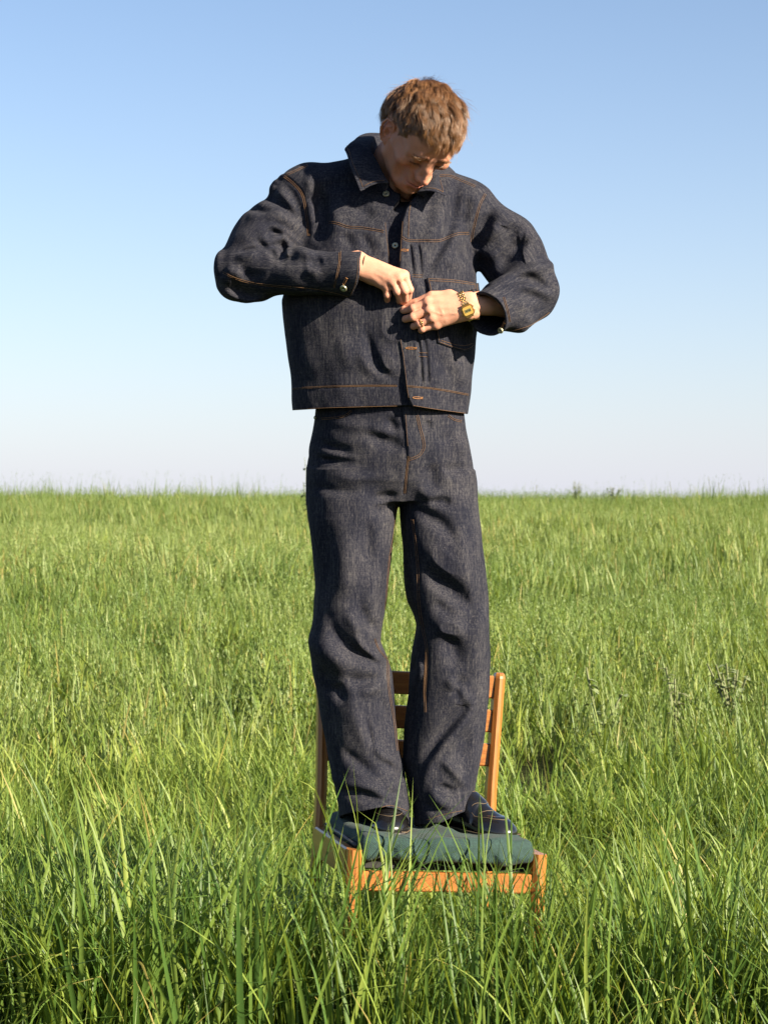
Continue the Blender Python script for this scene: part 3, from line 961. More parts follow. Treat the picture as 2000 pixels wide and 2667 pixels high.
    g[V[:, 0] > P(1060, 1500, 4.6)[0]] += 5.0
    set_vec(me, 'grain', g)
    return T, me

person = None
JF, jacket_me = build_jacket()
TF, trousers_me = build_trousers()

# ------------------------------------------------------------------ person: body (head, neck, arms, hands, trunk) as one mesh
def rot3(rx, ry, rz):
    c, s = math.cos, math.sin
    X = np.array([[1, 0, 0], [0, c(rx), -s(rx)], [0, s(rx), c(rx)]])
    Y = np.array([[c(ry), 0, s(ry)], [0, 1, 0], [-s(ry), 0, c(ry)]])
    Z = np.array([[c(rz), -s(rz), 0], [s(rz), c(rz), 0], [0, 0, 1]])
    return Y @ Z @ X

HEAD_R = rot3(1.0356, 0.0467, 0.4602)
HEAD_T = np.array([0.0847, 4.48, 2.1243])
HEAD_S = 0.993
def h2w(p):
    return np.asarray(p, float) * HEAD_S @ HEAD_R.T + HEAD_T
def w2h(p):
    return (np.asarray(p, float) - HEAD_T) @ HEAD_R / HEAD_S

SKIN = np.array([.49, .275, .195])
SKULL_C, SKULL_R = np.array([0, .012, .042]), np.array([.0755, .0965, .0765])
SKULL_C2, SKULL_R2 = np.array([0, .054, .024]), np.array([.0800, .0620, .0680])

def smooth_noise(p, scale, seed):
    r = np.random.default_rng(seed)
    w = r.normal(size=(9, 3)) / scale
    ph = r.uniform(0, 6.28, 9)
    return np.sin(p @ w.T + ph).sum(1) / 3.0

def build_head():
    D = Field([-.105, -.135, -.22], [.105, .155, .135], .0014)
    mm = lambda *a: np.array(a, float) / 1000
    D.ell(SKULL_C, SKULL_R)
    D.ell(SKULL_C2, SKULL_R2, k=.02)
    D.ell(mm(0, -22, -28), mm(60, 58, 78), k=.03)
    D.ell(mm(0, -40, 40), mm(58, 47, 50), k=.03)                     # forehead
    for s in (-1, 1):
        D.cap(mm(s * 53, 2, -58), mm(s * 22, -64, -92), .013, .013, .030)         # jaw
        D.cap(mm(s * 58, 2, -20), mm(s * 54, 2, -58), .014, .013, .025)
        D.ell(mm(s * 49, -53, -13), mm(17, 20, 13), k=.022)                      # cheekbone
        D.cap(mm(s * 64, -20, -2), mm(s * 50, -53, -10), .010, .010, .02)
        D.cap(mm(s * 9, -84, 23), mm(s * 28, -82, 28), .0085, .0085, .014)        # brow
        D.cap(mm(s * 28, -82, 28), mm(s * 49, -64, 21), .0085, .007, .014)
    D.ell(mm(0, -42, -72), mm(42, 40, 34), k=.025)
    D.ell(mm(0, -70, -60), mm(31, 20, 22), k=.02)                     # muzzle
    D.ell(mm(0, -76, -95), mm(17, 14, 13), k=.016)                    # chin
    for s in (-1, 1):
        D.ell(mm(s * 31, -91, 8), mm(19, 15, 12), k=.010, mode='sub')          # eye socket
        D.ell(mm(s * 18, -92, 5), mm(8, 8, 10), k=.008, mode='sub')
        D.ell(mm(s * 31.5, -69.5, 7), mm(15.5, 13.8, 12.5), k=.003)               # lowered lid over the eye
        D.cap(mm(s * 17, -79, 0), mm(s * 44, -74, -1), .0022, .0018, .004)        # lower lid
        D.cap(mm(s * 16, -84, -2), mm(s * 42, -80, 1), .0009, .0009, .0015, 'sub')
    # nose
    D.cap(mm(0, -84, 17), mm(0, -98, -2), .0066, .0066, .010)
    D.cap(mm(0, -98, -2), mm(0, -111, -25), .0066, .0075, .006)
    D.ell(mm(0, -110, -28), mm(9.2, 9.0, 8.0), k=.005)
    for s in (-1, 1):
        D.cap(mm(s * 5, -86, 8), mm(s * 11.5, -91, -25), .0065, .0095, .012)
        D.ell(mm(s * 12.0, -97, -31), mm(5.4, 9.0, 6.4), k=.010)
        D.ell(mm(s * 6.0, -102, -40.5), mm(2.6, 4.5, 2.4), k=.002, mode='sub')
    # mouth
    D.cap(mm(-23, -83, -59), mm(0, -92.5, -56), .0040, .0055, .006)
    D.cap(mm(23, -83, -59), mm(0, -92.5, -56), .0040, .0055, .006)
    D.cap(mm(-19, -82, -66), mm(0, -90.5, -68), .0045, .0068, .006)
    D.cap(mm(19, -82, -66), mm(0, -90.5, -68), .0045, .0068, .006)
    D.cap(mm(-25, -87, -61.5), mm(0, -99, -62.0), .0016, .0022, .0025, 'sub')
    D.cap(mm(25, -87, -61.5), mm(0, -99, -62.0), .0016, .0022, .0025, 'sub')
    D.ell(mm(0, -98, -80), mm(17, 9, 6), k=.010, mode='sub')
    D.cap(mm(0, -99, -42), mm(0, -98, -51), .0035, .003, .004, 'sub')
    for s in (-1, 1):
        D.ell(mm(s * 29, -86, -62), mm(4, 7, 8), k=.008, mode='sub')
        D.ell(mm(s * 42, -66, -55), mm(10, 9, 20), k=.02, mode='sub')            # hollow of the cheek
        D.ell(mm(s * 80, -42, 25), mm(10, 22, 24), k=.02, mode='sub')            # temple
    # ears
    for s in (-1, 1):
        e0 = np.array([s * .0745, .013, -.007])
        ax_f = np.array([-s * .42, -.90, .10]); ax_f /= np.linalg.norm(ax_f)       # towards the front edge
        ax_u = np.array([s * .10, .22, .97]); ax_u -= ax_f * (ax_u @ ax_f); ax_u /= np.linalg.norm(ax_u)
        ax_n = np.cross(ax_f, ax_u) * (1 if s < 0 else -1)
        if ax_n[0] * s < 0:
            ax_n = -ax_n
        q = lambda f, u, n=0: e0 + ax_f * f * 1.14 / 1000 + ax_u * u * 1.10 / 1000 + ax_n * n * 1.15 / 1000
        D.ell(q(-2, 2, 3), mm(17.5, 31, 4.4), np.stack([ax_f, ax_u, ax_n], 1), k=.004)
        rim = [q(11, 14, 3), q(9, 26, 5), q(0, 32, 8), q(-11, 28, 10), q(-16, 14, 11), q(-16, -2, 10), q(-12, -16, 8), q(-5, -26, 6)]
        D.chain(rim, [.0028, .0032, .0034, .0036, .0036, .0032, .003, .004], .002)
        D.ell(q(2, -26, 4), mm(7, 9, 4), np.stack([ax_f, ax_u, ax_n], 1), k=.003)
        D.chain([q(3, 18, 6), q(-6, 10, 7), q(-8, -4, 7), q(-4, -14, 6)], [.0022, .0026, .0026, .0022], .002)
        D.ell(q(2, -2, 7), mm(6, 10, 5), np.stack([ax_f, ax_u, ax_n], 1), k=.003, mode='sub')
        D.ell(q(-11.5, 8, 10), mm(1.8, 13, 3), np.stack([ax_f, ax_u, ax_n], 1), k=.002, mode='sub')
        D.ell(q(10, -5, 5), mm(3.5, 6, 3.5), np.stack([ax_f, ax_u, ax_n], 1), k=.002)
    # neck, from the skull base down into the collar (given in the place's own metres)
    nb = w2h([P(1040, 470, 4.645)])[0]
    nm = w2h([P(1036, 420, 4.615)])[0]
    D.cap(mm(0, 34, -35), nm, .052, .058, .022)
    D.cap(nm, nb, .058, .064, .01)
    for s in (-1, 1):
        D.cap(mm(s * 60, 24, -26), w2h([P(1045 + s * 16, 508, 4.56)])[0], .0105, .010, .018)
    D.ell(w2h([P(1050, 480, 4.57)])[0], mm(16, 14, 16), k=.02)
    D.noise(.0006, .010, 21)
    V, Q = D.mesh()
    # pigment, with shade on the face painted in as a lower base tone
    c = np.tile(SKIN * np.array([.92, .83, .76]), (len(V), 1))
    g = lambda ctr, r, a=1.0: (a * np.exp(-(((V - mm(*ctr)) / mm(*r)) ** 2).sum(1)))[:, None]
    red = np.array([.50, .165, .125])
    for s in (-1, 1):
        c += (red - c) * g((s * 46, -68, -22), (24, 26, 20), .24)
        c += (red - c) * g((s * 80, 16, -4), (16, 24, 34), .50)
        c += (np.array([.33, .15, .11]) - c) * g((s * 31, -82, 0), (17, 12, 6), .5)
        c += (np.array([.07, .035, .022]) - c) * g((s * 31, -84.5, -1.6), (15.5, 9, 3.2), .97)
    c += (red - c) * g((0, -112, -28), (15, 16, 13), .42)
    lipn = smooth_noise(V, .004, 5) * .08
    lip = np.exp(-((V[:, 0] / .0235) ** 4)) * np.exp(-((V[:, 2] + .062) / .0088) ** 4) * (V[:, 1] < -.078)
    c += (np.array([.42, .130, .105]) - c) * (np.clip(lip + lipn * lip, 0, 1) * .8)[:, None]
    slit = np.exp(-((V[:, 0] / .024) ** 4)) * np.exp(-((V[:, 2] + .0618) / .0017) ** 2) * (V[:, 1] < -.078)
    c += (np.array([.16, .05, .04]) - c) * (slit * .95)[:, None]
    # light stubble, brows, cropped hair at temples and nape
    n1 = smooth_noise(V, .0016, 6)
    beard = np.clip((-.030 - V[:, 2]) / .02, 0, 1) * np.clip((-.005 - V[:, 1]) / .03, 0, 1) * (V[:, 2] > -.13)
    c += (np.array([.30, .17, .12]) - c) * (beard * (.16 + .10 * n1))[:, None].clip(0, 1)
    hairc = np.array([.085, .046, .024])
    for s in (-1, 1):
        x = (V[:, 0] * s - .009) / .040
        bz = .0268 + .006 * np.sin(np.clip(x, 0, 1) * 2.4) - .006 * np.clip(x, 0, 1) ** 2
        b = np.clip(1.15 - np.abs(V[:, 2] - bz) / .0056, 0, 1) * (x > 0) * (x < 1.0) * (V[:, 1] < -.05) * np.clip(1.5 - x, 0, 1)
        c += (hairc * .8 - c) * (np.clip(b * (.95 + .2 * n1), 0, 1))[:, None]
    sc = scalp_weight(V) * np.clip(.80 + .18 * n1, 0, 1)
    c += (hairc - c) * sc[:, None]
    global HEADF
    HEADF = D
    return h2w(V), Q, c

def scalp_weight(p):
    """1 where hair grows on the head (head coordinates in metres)"""
    x, y, z = p[:, 0], p[:, 1], p[:, 2]
    line = np.interp(y, [-.095, -.080, -.060, -.042, -.020, -.008, .004, .030, .060, .10], [.090, .081, .069, .049, .020, -.006, .018, .010, -.040, -.066])
    w = sm01((z - line) / .010 + .5)
    ear = (np.abs(x) > .066) & (y > -.016) & (y < .048) & (z < .036)
    w = np.where(ear, 0, w)
    neck = (z < -.075)
    return np.where(neck, 0, w)

def build_hand(Fl, kind):
    if kind == 'a':       # right hand, left in view
        m = lambda x, y, d: P(860 + x / 6.636, 660 + y / 6.636, d + .018)
        wrist = m(470, 190, 4.418)
        arm = S(640, 588, 4.475)
        mcp = [m(1275, 375, 4.405), m(1190, 430, 4.398), m(1082, 490, 4.398), m(965, 570, 4.406)]
        pip = [m(1372, 620, 4.402), m(1285, 640, 4.396), m(1165, 660, 4.398), m(985, 720, 4.408)]
        dip = [m(1345, 760, 4.420), m(1300, 790, 4.418), m(1215, 800, 4.420), m(985, 800, 4.430)]
        tip = [m(1240, 870, 4.436), m(1235, 850, 4.440), m(1160, 830, 4.442), m(1000, 790, 4.452)]
        thumb = [m(700, 380, 4.440), m(930, 560, 4.448), m(1080, 740, 4.448), m(1190, 880, 4.444)]
        wv = np.array([0, .004, .013])
    else:                 # left hand, right in view
        m = lambda x, y, d: P(1020 + x / 5.925, 730 + y / 5.925, d + .024)
        wrist = m(1190, 390, 4.395)
        arm = S(1100, 655, 4.50)
        mcp = [m(560, 330, 4.395), m(580, 450, 4.388), m(625, 575, 4.390), m(690, 680, 4.398)]
        pip = [m(330, 430, 4.398), m(330, 560, 4.392), m(430, 665, 4.394), m(470, 745, 4.400)]
        dip = [m(190, 460, 4.415), m(215, 590, 4.412), m(340, 700, 4.410), m(450, 770, 4.425)]
        tip = [m(150, 440, 4.436), m(190, 600, 4.432), m(330, 715, 4.430), m(470, 770, 4.444)]
        thumb = [m(900, 260, 4.415), m(620, 240, 4.412), m(380, 340, 4.420), m(160, 385, 4.432)]
        wv = np.array([.003, .002, .0135])
    fr = [(.0108, .0092, .0082, .0070), (.0112, .0095, .0085, .0072), (.0106, .0090, .0080, .0068), (.0096, .0080, .0072, .0062)]
    # wrist and forearm
    d = arm - wrist
    for s in (-1, 1):
        Fl.cap(wrist + s * wv, arm + s * wv * 1.2, .0175, .026, .014)
    for i in range(4):
        w0 = wrist + wv * (1.0 - i * .66) * 1.05
        Fl.cap(w0, mcp[i], .0150, fr[i][0] * 1.08, .014)
    # flesh between the metacarpals and at the edge of the palm
    for i in range(3):
        a = (mcp[i] + mcp[i + 1]) / 2
        b = wrist + wv * (.6 - i * .6)
        Fl.cap(b * .9 + a * .1 + np.array([0, .006, 0]), b * .25 + a * .75 + np.array([0, .006, 0]), .0135, .0105, .012)
    Fl.cap(wrist - wv * .8 + np.array([0, .008, 0]), (mcp[3] + wrist) / 2 - wv * .3 + np.array([0, .010, 0]), .014, .013, .012)
    Fl.chain([wrist + wv * .7, thumb[0], thumb[1]], [.0150, .0155, .0125], .012)
    Fl.cap(thumb[1], thumb[2], .0108, .0102, .004)
    Fl.cap(thumb[2], thumb[3], .0102, .0080, .002)
    for i in range(4):
        r = fr[i]
        kn = np.array([0, -.0022, 0])
        Fl.cap(mcp[i], pip[i], r[0] * .95, r[1], .0035)
        Fl.cap(pip[i], dip[i], r[1] * .98, r[2], .0015)
        Fl.cap(dip[i], tip[i], r[2] * .98, r[3], .0015)
        Fl.ell(pip[i] + kn * .4, [r[1] * 1.04] * 3, k=.003)
        Fl.ell(mcp[i] + kn, [r[0] * 1.02] * 3, k=.007)                  # knuckle
        # tendons fanning over the back of the hand
        w0 = wrist + wv * (.5 - i * .33)
        t = np.array([0, -.0118, 0])
        Fl.line([w0 * .55 + mcp[i] * .45 + t, w0 * .2 + mcp[i] * .8 + t], .0045, .0022)
    for i in range(3):
        g = (mcp[i] + mcp[i + 1]) / 2
        gp = (pip[i] + pip[i + 1]) / 2
        Fl.line([g * .98 + gp * .02 + np.array([0, -.008, 0]), g * .5 + gp * .5 + np.array([0, -.008, 0])], .0042, -.0035)
    if kind == 'b':
        Fl.line([m(620, 470, 4.375), m(820, 530, 4.373), m(1050, 490, 4.375)], .003, .0018)
        Fl.line([m(760, 450, 4.375), m(800, 510, 4.375)], .003, .0012)
    Fl.noise(.0005, .009, 31)
    V, Q = Fl.mesh()
    c = np.tile(SKIN * np.array([1.04, 1.0, .98]), (len(V), 1))
    red = np.array([.52, .185, .135])
    def spot(p, r, a):
        nonlocal c
        w = a * np.exp(-((V - p) ** 2).sum(1) / r ** 2)
        c += (red - c) * w[:, None]
    for i in range(4):
        spot(mcp[i], .013, .42); spot(pip[i], .011, .40); spot(tip[i], .012, .55); spot(dip[i], .009, .3)
    return V, Q, c, dict(wrist=wrist, mcp=mcp, pip=pip, dip=dip, tip=tip, thumb=thumb, arm=arm)

def build_body():
    hv, hq, hc = build_head()
    A = Field([-.16, 4.34, 1.68], [.09, 4.52, 1.87], .0014)
    av, aq, ac, ja = build_hand(A, 'a')
    B = Field([.00, 4.33, 1.62], [.22, 4.53, 1.83], .0014)
    bv, bq, bc, jb = build_hand(B, 'b')
    # trunk, arms and legs inside the clothes
    W = Field([-.40, 4.36, .50], [.42, 4.80, 2.10], .010)
    q = (1, .8, 1)
    W.cap(S(862, 420, 4.68), S(862, 560, 4.665), .065, .080, .03, sq=q)
    W.cap(S(862, 560, 4.665), S(850, 900, 4.64), .080, .075, .04, sq=q)
    W.cap(S(720, 425, 4.64), S(960, 455, 4.64), .055, .055, .03)
    W.cap(S(865, 372, 4.65), S(862, 420, 4.68), .045, .05, .02)
    W.chain([S(700, 440, 4.63), S(590, 520, 4.60), S(535, 588, 4.53), S(660, 588, 4.45), ja['wrist']], [.052, .046, .038, .034, .022], .02)
    W.chain([S(980, 470, 4.63), S(1085, 540, 4.60), S(1138, 624, 4.57), S(1100, 652, 4.49), jb['wrist']], [.052, .046, .038, .034, .022], .02)
    W.chain([S(790, 960, 4.63), S(765, 1180, 4.60), S(755, 1390, 4.59), S(785, 1620, 4.60), S(810, 1690, 4.60)], [.085, .075, .055, .05, .036], .03)
    W.chain([S(925, 960, 4.63), S(945, 1180, 4.61), S(970, 1390, 4.61), S(955, 1620, 4.63), S(952, 1690, 4.63)], [.085, .075, .055, .05, .036], .03)
    wv, wq = W.mesh()
    # hand meshes end inside the sleeves; drop the trunk's own stump where it would show
    Vs, Qs, Cs, b = [], [], [], 0
    for v, qd, c in ((hv, hq, hc), (av, aq, ac), (bv, bq, bc), (wv, wq, np.tile(SKIN, (len(wv), 1)))):
        Vs.append(v); Qs.append(qd + b); Cs.append(c); b += len(v)
    me = mesh_np('person', np.vstack(Vs), np.vstack(Qs))
    set_col(me, 'tone', np.vstack(Cs))
    return me, ja, jb

person_me, HA, HB = build_body()
person = link('person', person_me, None, MAT['skin'], label='man in a dark raw denim jacket and jeans standing on the wooden chair', category='person')

def build_hair():
    """strands grown over the scalp, gathered into locks; cropped short at the sides and nape"""
    r = np.random.default_rng(12)
    u = r.normal(size=(90000, 3)); u /= np.linalg.norm(u, axis=1, keepdims=True)
    p = SKULL_C + u * SKULL_R
    d = u * SKULL_R / np.linalg.norm(u * SKULL_R, axis=1, keepdims=True)
    oc = (SKULL_C - SKULL_C2) / SKULL_R2; dd = d / SKULL_R2
    qa, qb, qc = (dd * dd).sum(1), (dd * oc).sum(1), (oc * oc).sum() - 1
    t2 = (-qb + np.sqrt(np.maximum(qb * qb - qa * qc, 0))) / qa
    p = SKULL_C + d * np.maximum(np.linalg.norm(p - SKULL_C, axis=1), t2)[:, None]
    keep = scalp_weight(p + np.array([0, -.002, -.004])) > r.uniform(0, 1, len(p))
    p, u = p[keep], u[keep]
    n = u / SKULL_R; n /= np.linalg.norm(n, axis=1, keepdims=True)
    side = np.clip((.066 - p[:, 2]) / .042, 0, 1) * np.clip((p[:, 1] + .068) / .03, 0, 1)      # 1 at temples and nape
    low = np.clip((.036 - p[:, 2]) / .034, 0, 1) * np.clip((p[:, 1] + .055) / .03, 0, 1)
    want = np.where(side > .6, .75, 1.0)
    k2 = r.uniform(0, 1, len(p)) < want
    p, n, side, low = p[k2][:26000], n[k2][:26000], side[k2][:26000], low[k2][:26000]
    m = len(p)
    L = (.051 + .012 * r.normal(size=m).clip(-1.5, 1.8)) * (1 - .80 * sm01(side)) * (1 - .72 * low)
    L = np.where(p[:, 1] > .05, L * .72, L)
    L *= 1 - .34 * np.clip((-.040 - p[:, 1]) / .035, 0, 1)
    L *= 1 - .12 * np.clip((p[:, 0] - .035) / .03, 0, 1)
    L *= 1 - .50 * np.clip((-.028 - p[:, 0]) / .03, 0, 1) * np.clip((-.02 - p[:, 1]) / .03, 0, 1)
    L = np.clip(L, .0025, .085)
    L *= 1 - .48 * np.clip((np.abs(p[:, 0]) - .036) / .022, 0, 1) * np.clip((.045 - p[:, 1]) / .03, 0, 1) * np.where(p[:, 0] < 0, 1, .45)
    back = sm01((p[:, 1] - .035) / .03)
    L = np.maximum(L, back * (.034 + .008 * r.normal(size=m)) * np.clip((p[:, 2] + .075) / .05, .2, 1))
    # locks
    nl = 330
    li = r.choice(m, nl, replace=False)
    near = np.empty(m, int)
    for a in range(0, m, 2000):
        near[a:a + 2000] = ((p[a:a + 2000, None] - p[li][None]) ** 2).sum(-1).argmin(1)
    crown = np.array([.008, .070, .095])
    fl = p - crown
    fl[:, 1] -= .075 + .02 * np.abs(p[:, 0]) / .07
    fl[:, 2] *= .35
    fl[:, 0] *= .75
    lockdir = r.normal(size=(nl, 3)) * np.array([.27, .11, .14])
    locklift = r.uniform(.0, .65, nl) ** 1.3
    lockcurl = r.normal(size=(nl, 3)) * .22
    flow = fl / (np.linalg.norm(fl, axis=1, keepdims=True) + 1e-9) + lockdir[near] * (1 - .75 * side)[:, None] + r.normal(size=(m, 3)) * .085
    down = np.array([0, -.10, -1.0])
    flow = flow * (1 - .75 * side)[:, None] + down * (.75 * side)[:, None]
    NS = 8
    pts = np.empty((m, NS, 3))
    q = p - n * .002
    lift0 = np.where(side > .5, .55 + .6 * back, .62 + locklift[near] * .8)
    gravity = (np.array([0, 0, -1.0]) @ HEAD_R)            # the place's down, in head coordinates
    for i in range(NS):
        pts[:, i] = q
        t = i / (NS - 1)
        nn = (q - SKULL_C) / SKULL_R ** 2; nn /= np.linalg.norm(nn, axis=1, keepdims=True)
        tang = flow - nn * (flow * nn).sum(1, keepdims=True)
        tang /= np.linalg.norm(tang, axis=1, keepdims=True) + 1e-9
        lift = (lift0 * (1 - t) ** 1.6 + .10 * (1 - t))[:, None] - .12 * t
        d = tang * (.65 + .5 * t) + nn * lift + gravity * .22 * t + lockcurl[near] * t
        d /= np.linalg.norm(d, axis=1, keepdims=True)
        q = q + d * (L / (NS - 1))[:, None]
        rho = np.minimum(np.sqrt((((q - SKULL_C) / SKULL_R) ** 2).sum(1)), np.sqrt((((q - SKULL_C2) / SKULL_R2) ** 2).sum(1)))
        lim = 1.0 + .025 + .10 * np.clip(L / .05, 0, 1) * r.uniform(.3, 1.0, m)
        f = np.where(rho < lim, lim / rho, 1)
        if i > 1:
            q = SKULL_C + (q - SKULL_C) * f[:, None]
    # pull every strand towards its lock's middle strand
    tt = (np.linspace(0, 1, NS) ** 1.2)[None, :, None]
    ctr = pts[li][near]
    off = ctr - ctr[:, :1]
    cl = (.42 * (1 - side))[:, None, None] * tt
    pts = pts * (1 - cl) + (ctr + (pts[:, :1] - ctr[:, :1]) * .35) * cl
    # a few flyaways
    fw = r.uniform(0, 1, m) < .012
    pts[fw] += (n[fw][:, None, :] * .016 + r.normal(size=(fw.sum(), 1, 3)) * .006) * tt
    # brows and lashes
    def front(x, z):
        ys = np.arange(-.13, -.03, .0004)
        d = HEADF.sample(np.stack([np.full_like(ys, x), ys, np.full_like(ys, z)], 1))
        return np.array([x, ys[np.nonzero(d < 0)[0][0]], z])
    extra = []
    for s in (-1, 1):
        for k in range(190):
            f = r.uniform(0, 1) ** .9
            x = s * (.010 + .037 * f)
            z = .0262 + .006 * math.sin(f * 2.4) - .006 * f * f + r.normal() * (.0024 * (1.1 - .7 * f))
            b = front(x, z)
            d = np.array([s * (.35 + .65 * f), -.35, .75 - 1.05 * f + r.normal() * .15]); d /= np.linalg.norm(d)
            l = r.uniform(.005, .009)
            extra.append([b + d * l * t + np.array([0, .0012 * t * t, 0]) for t in np.linspace(0, 1, NS)])
        for k in range(60):
            x = s * (.0175 + .027 * k / 59)
            b = front(x, -.0015 + .0025 * (k / 59) ** 2) + np.array([0, .0005, 0])
            d = np.array([s * .25 * (k / 59 - .3), -1.0, -.55 + r.normal() * .1]); d /= np.linalg.norm(d)
            l = r.uniform(.006, .009)
            extra.append([b + d * l * t + np.array([0, 0, .0022 * t * t]) for t in np.linspace(0, 1, NS)])
    pts = np.concatenate([pts, np.array(extra)])
    m = len(pts)
    hc = bpy.data.hair_curves.new('hair')
    hc.add_curves([NS] * m)
    w = h2w(pts.reshape(-1, 3)).astype(np.float32)
    hc.attributes['position'].data.foreach_set('vector', w.ravel())
    rad = np.tile(np.array([.9, 1, 1, 1, .95, .85, .6, .25]) * .00016, (m, 1)) * r.uniform(.8, 1.35, (m, 1))
    ra = hc.attributes.get('radius') or hc.attributes.new('radius', 'FLOAT', 'POINT')
    ra.data.foreach_set('value', rad.astype(np.float32).ravel())
    mt, nt, out = new_mat('brown_hair')
    nn_ = N(nt)
    info = nn_('ShaderNodeHairInfo')
    rnd = info.outputs['Random']
    along = info.outputs['Intercept']
    c = nn_.ramp(rnd, [(0, (.038, .0155, .0060)), (.55, (.100, .0425, .0155)), (1, (.225, .108, .042))])
    c = nn_.mix(nn_.math('MULTIPLY', along, .45), c, (.30, .148, .056))
    b = nn_('ShaderNodeBsdfPrincipled', {'Base Color': c, 'Roughness': .38, 'Specular IOR Level': .7})
    nt.links.new(b.outputs[0], out.inputs[0])
    link('hair', hc, person, mt)

build_hair()

# ------------------------------------------------------------------ clothing details
jacket = link('jacket', jacket_me, person, MAT['denim'])
trousers = link('trousers', trousers_me, person, MAT['denim'])

def offset_px(pts, d):
    p = np.asarray(pts, float)
    t = np.gradient(p, axis=0)
    t /= np.linalg.norm(t, axis=1, keepdims=True) + 1e-9
    return p + np.stack([-t[:, 1], t[:, 0]], 1) * d

def stitch_run(Gm, Fl, px, r=.00055, double=0.0, lift=.0010):
    """a row of sewing thread lying on the cloth; dashes follow the surface"""
    p = np.asarray(px, float)
    L = np.linalg.norm(np.diff(p, axis=0), axis=1).sum()
    n = max(4, int(L / 3.6))
    c = spline(p, n)
    for o in ((0,) if not double else (-double / 2, double / 2)):
        q = offset_px(c, o) if o else c
        w = Fl.seen(q, lift)
        jump = np.abs(np.diff(w[:, 1])) > .02
        cut = [0] + list(np.nonzero(jump)[0] + 1) + [len(w)]
        for a, b in zip(cut[:-1], cut[1:]):
            if b - a < 3:
                continue
            # stitches: short lengths of thread with tiny gaps between
            seg = w[a:b]
            m = max(2, (b - a))
            fine = spline(seg, m * 3)
            for k in range(0, len(fine) - 3, 3):
                Gm.tube(fine[k:k + 4][[0, 1, 3]] if False else fine[k:k + 4], [r * .7, r, r, r * .7], n=4, cap=False)

def make_stitching():
    G = Geo()
    j = lambda c, p, dbl=0.0, r=.00055: stitch_run(G, JF, M(c, p), r, dbl)
    j(2, [(640, 375), (720, 440), (785, 520), (818, 650), (832, 760), (842, 880)], 5)
    j(2, [(1010, 757), (1080, 767), (1170, 797), (1300, 807), (1478, 837)], 5)
    j(2, [(835, 283), (740, 328), (650, 367)], 4)
    j(3, [(905, 330), (860, 420), (828, 530), (800, 650), (788, 740)], 5)
    j(3, [(205, 688), (265, 718), (400, 720), (520, 718), (600, 693), (680, 663), (775, 657)], 5)
    j(3, [(490, 186), (600, 180), (720, 226), (830, 275)], 4)
    j(3, [(295, 370), (272, 500), (266, 700)])
    j(3, [(222, 560), (212, 700), (200, 900)], r=.0004)
    j(3, [(296, 1012), (395, 1016)], 6)
    j(5, [(1078, 172), (1152, 176)], 10)
    j(5, [(158, 420), (400, 405), (700, 397), (930, 398)], 3)
    j(5, [(992, 400), (1200, 420), (1455, 465)], 3)
    j(5, [(172, 568), (500, 553), (930, 541)])
    j(5, [(1040, 540), (1200, 566), (1435, 598)])
    j(5, [(948, 60), (972, 200), (995, 400), (1010, 500)], r=.0004)
    j(2, [(1102, 1000), (1098, 1100), (1078, 1200), (1052, 1312)], 4)
    j(2, [(712, 1292), (900, 1312), (1050, 1342), (1188, 1378)], 0)
    j(2, [(130, 1175), (240, 1225), (400, 1268), (600, 1288), (705, 1297)], 4)
    j(2, [(1253, 1060), (1252, 1150), (1230, 1270), (1185, 1372)], r=.0004)
    j(3, [(1055, 1190), (1088, 1300), (1108, 1405)], 4)
    j(3, [(1100, 1470), (1180, 1455), (1280, 1420), (1380, 1356), (1440, 1310)], 0)
    j(2, [(1475, 760), (1482, 850), (1500, 1000), (1502, 1090)], r=.0004)
    G.obj('stitching', MAT['thread'], jacket, kind='stuff')
    G = Geo()
    t = lambda c, p, dbl=0.0, r=.00055: stitch_run(G, TF, M(c, p), r, dbl)
    t(5, [(1068, 610), (1088, 700), (1112, 790), (1115, 845), (1080, 900), (1000, 935)], 5)
    t(5, [(1008, 905), (996, 1000), (987, 1090), (978, 1180)], 4)
    t(6, [(805, 200), (790, 400), (755, 600), (739, 800), (726, 970)], 3)
    t(6, [(650, 1170), (682, 1250), (742, 1320)], 3); t(7, [(592, 60), (592, 200), (602, 300), (632, 480), (652, 660)], 4)
    t(6, [(925, 310), (960, 600), (971, 900), (1001, 1100), (1029, 1250), (1025, 1400), (1013, 1560)], 5)
    t(7, [(832, 20), (820, 250), (826, 420)], 4)
    t(7, [(470, 1032), (600, 992), (720, 1027)]); t(7, [(830, 1082), (940, 1047), (1055, 1022)])
    t(5, [(380, 637), (500, 627), (560, 607), (598, 577)], 4); t(5, [(1290, 612), (1335, 642), (1395, 657)], 4)
    t(5, [(985, 600), (992, 700), (1003, 840)], r=.0004)
    G.obj('stitching', MAT['thread'], trousers, kind='stuff')

make_stitching()

def buttonhole(Fl, px, parent, r=.0007):
    G = Geo()
    a, b = np.array(px[0], float), np.array(px[1], float)
    d = (b - a) / np.linalg.norm(b - a)
    nrm = np.array([-d[1], d[0]])
    ring = []
    for k in range(28):
        t = 2 * math.pi * k / 28
        ring.append((a + b) / 2 + d * math.cos(t) * np.linalg.norm(b - a) / 2 + nrm * math.sin(t) * 2.4)
    w = Fl.seen(np.array(ring), .0008)
    w[:, 1] = np.minimum(w[:, 1], np.median(w[:, 1]) + .004)
    G.tube(w, r * (1 + .25 * np.sin(np.arange(28) * 2.4)), n=5, closed=True)
    # bar tack at the outer end
    e = Fl.seen(np.array([b - nrm * 3.5, b + nrm * 3.5]), .0012)
    G.tube(e, r * 1.2, n=5)
    G.obj('buttonhole', MAT['bar_thread'], parent)

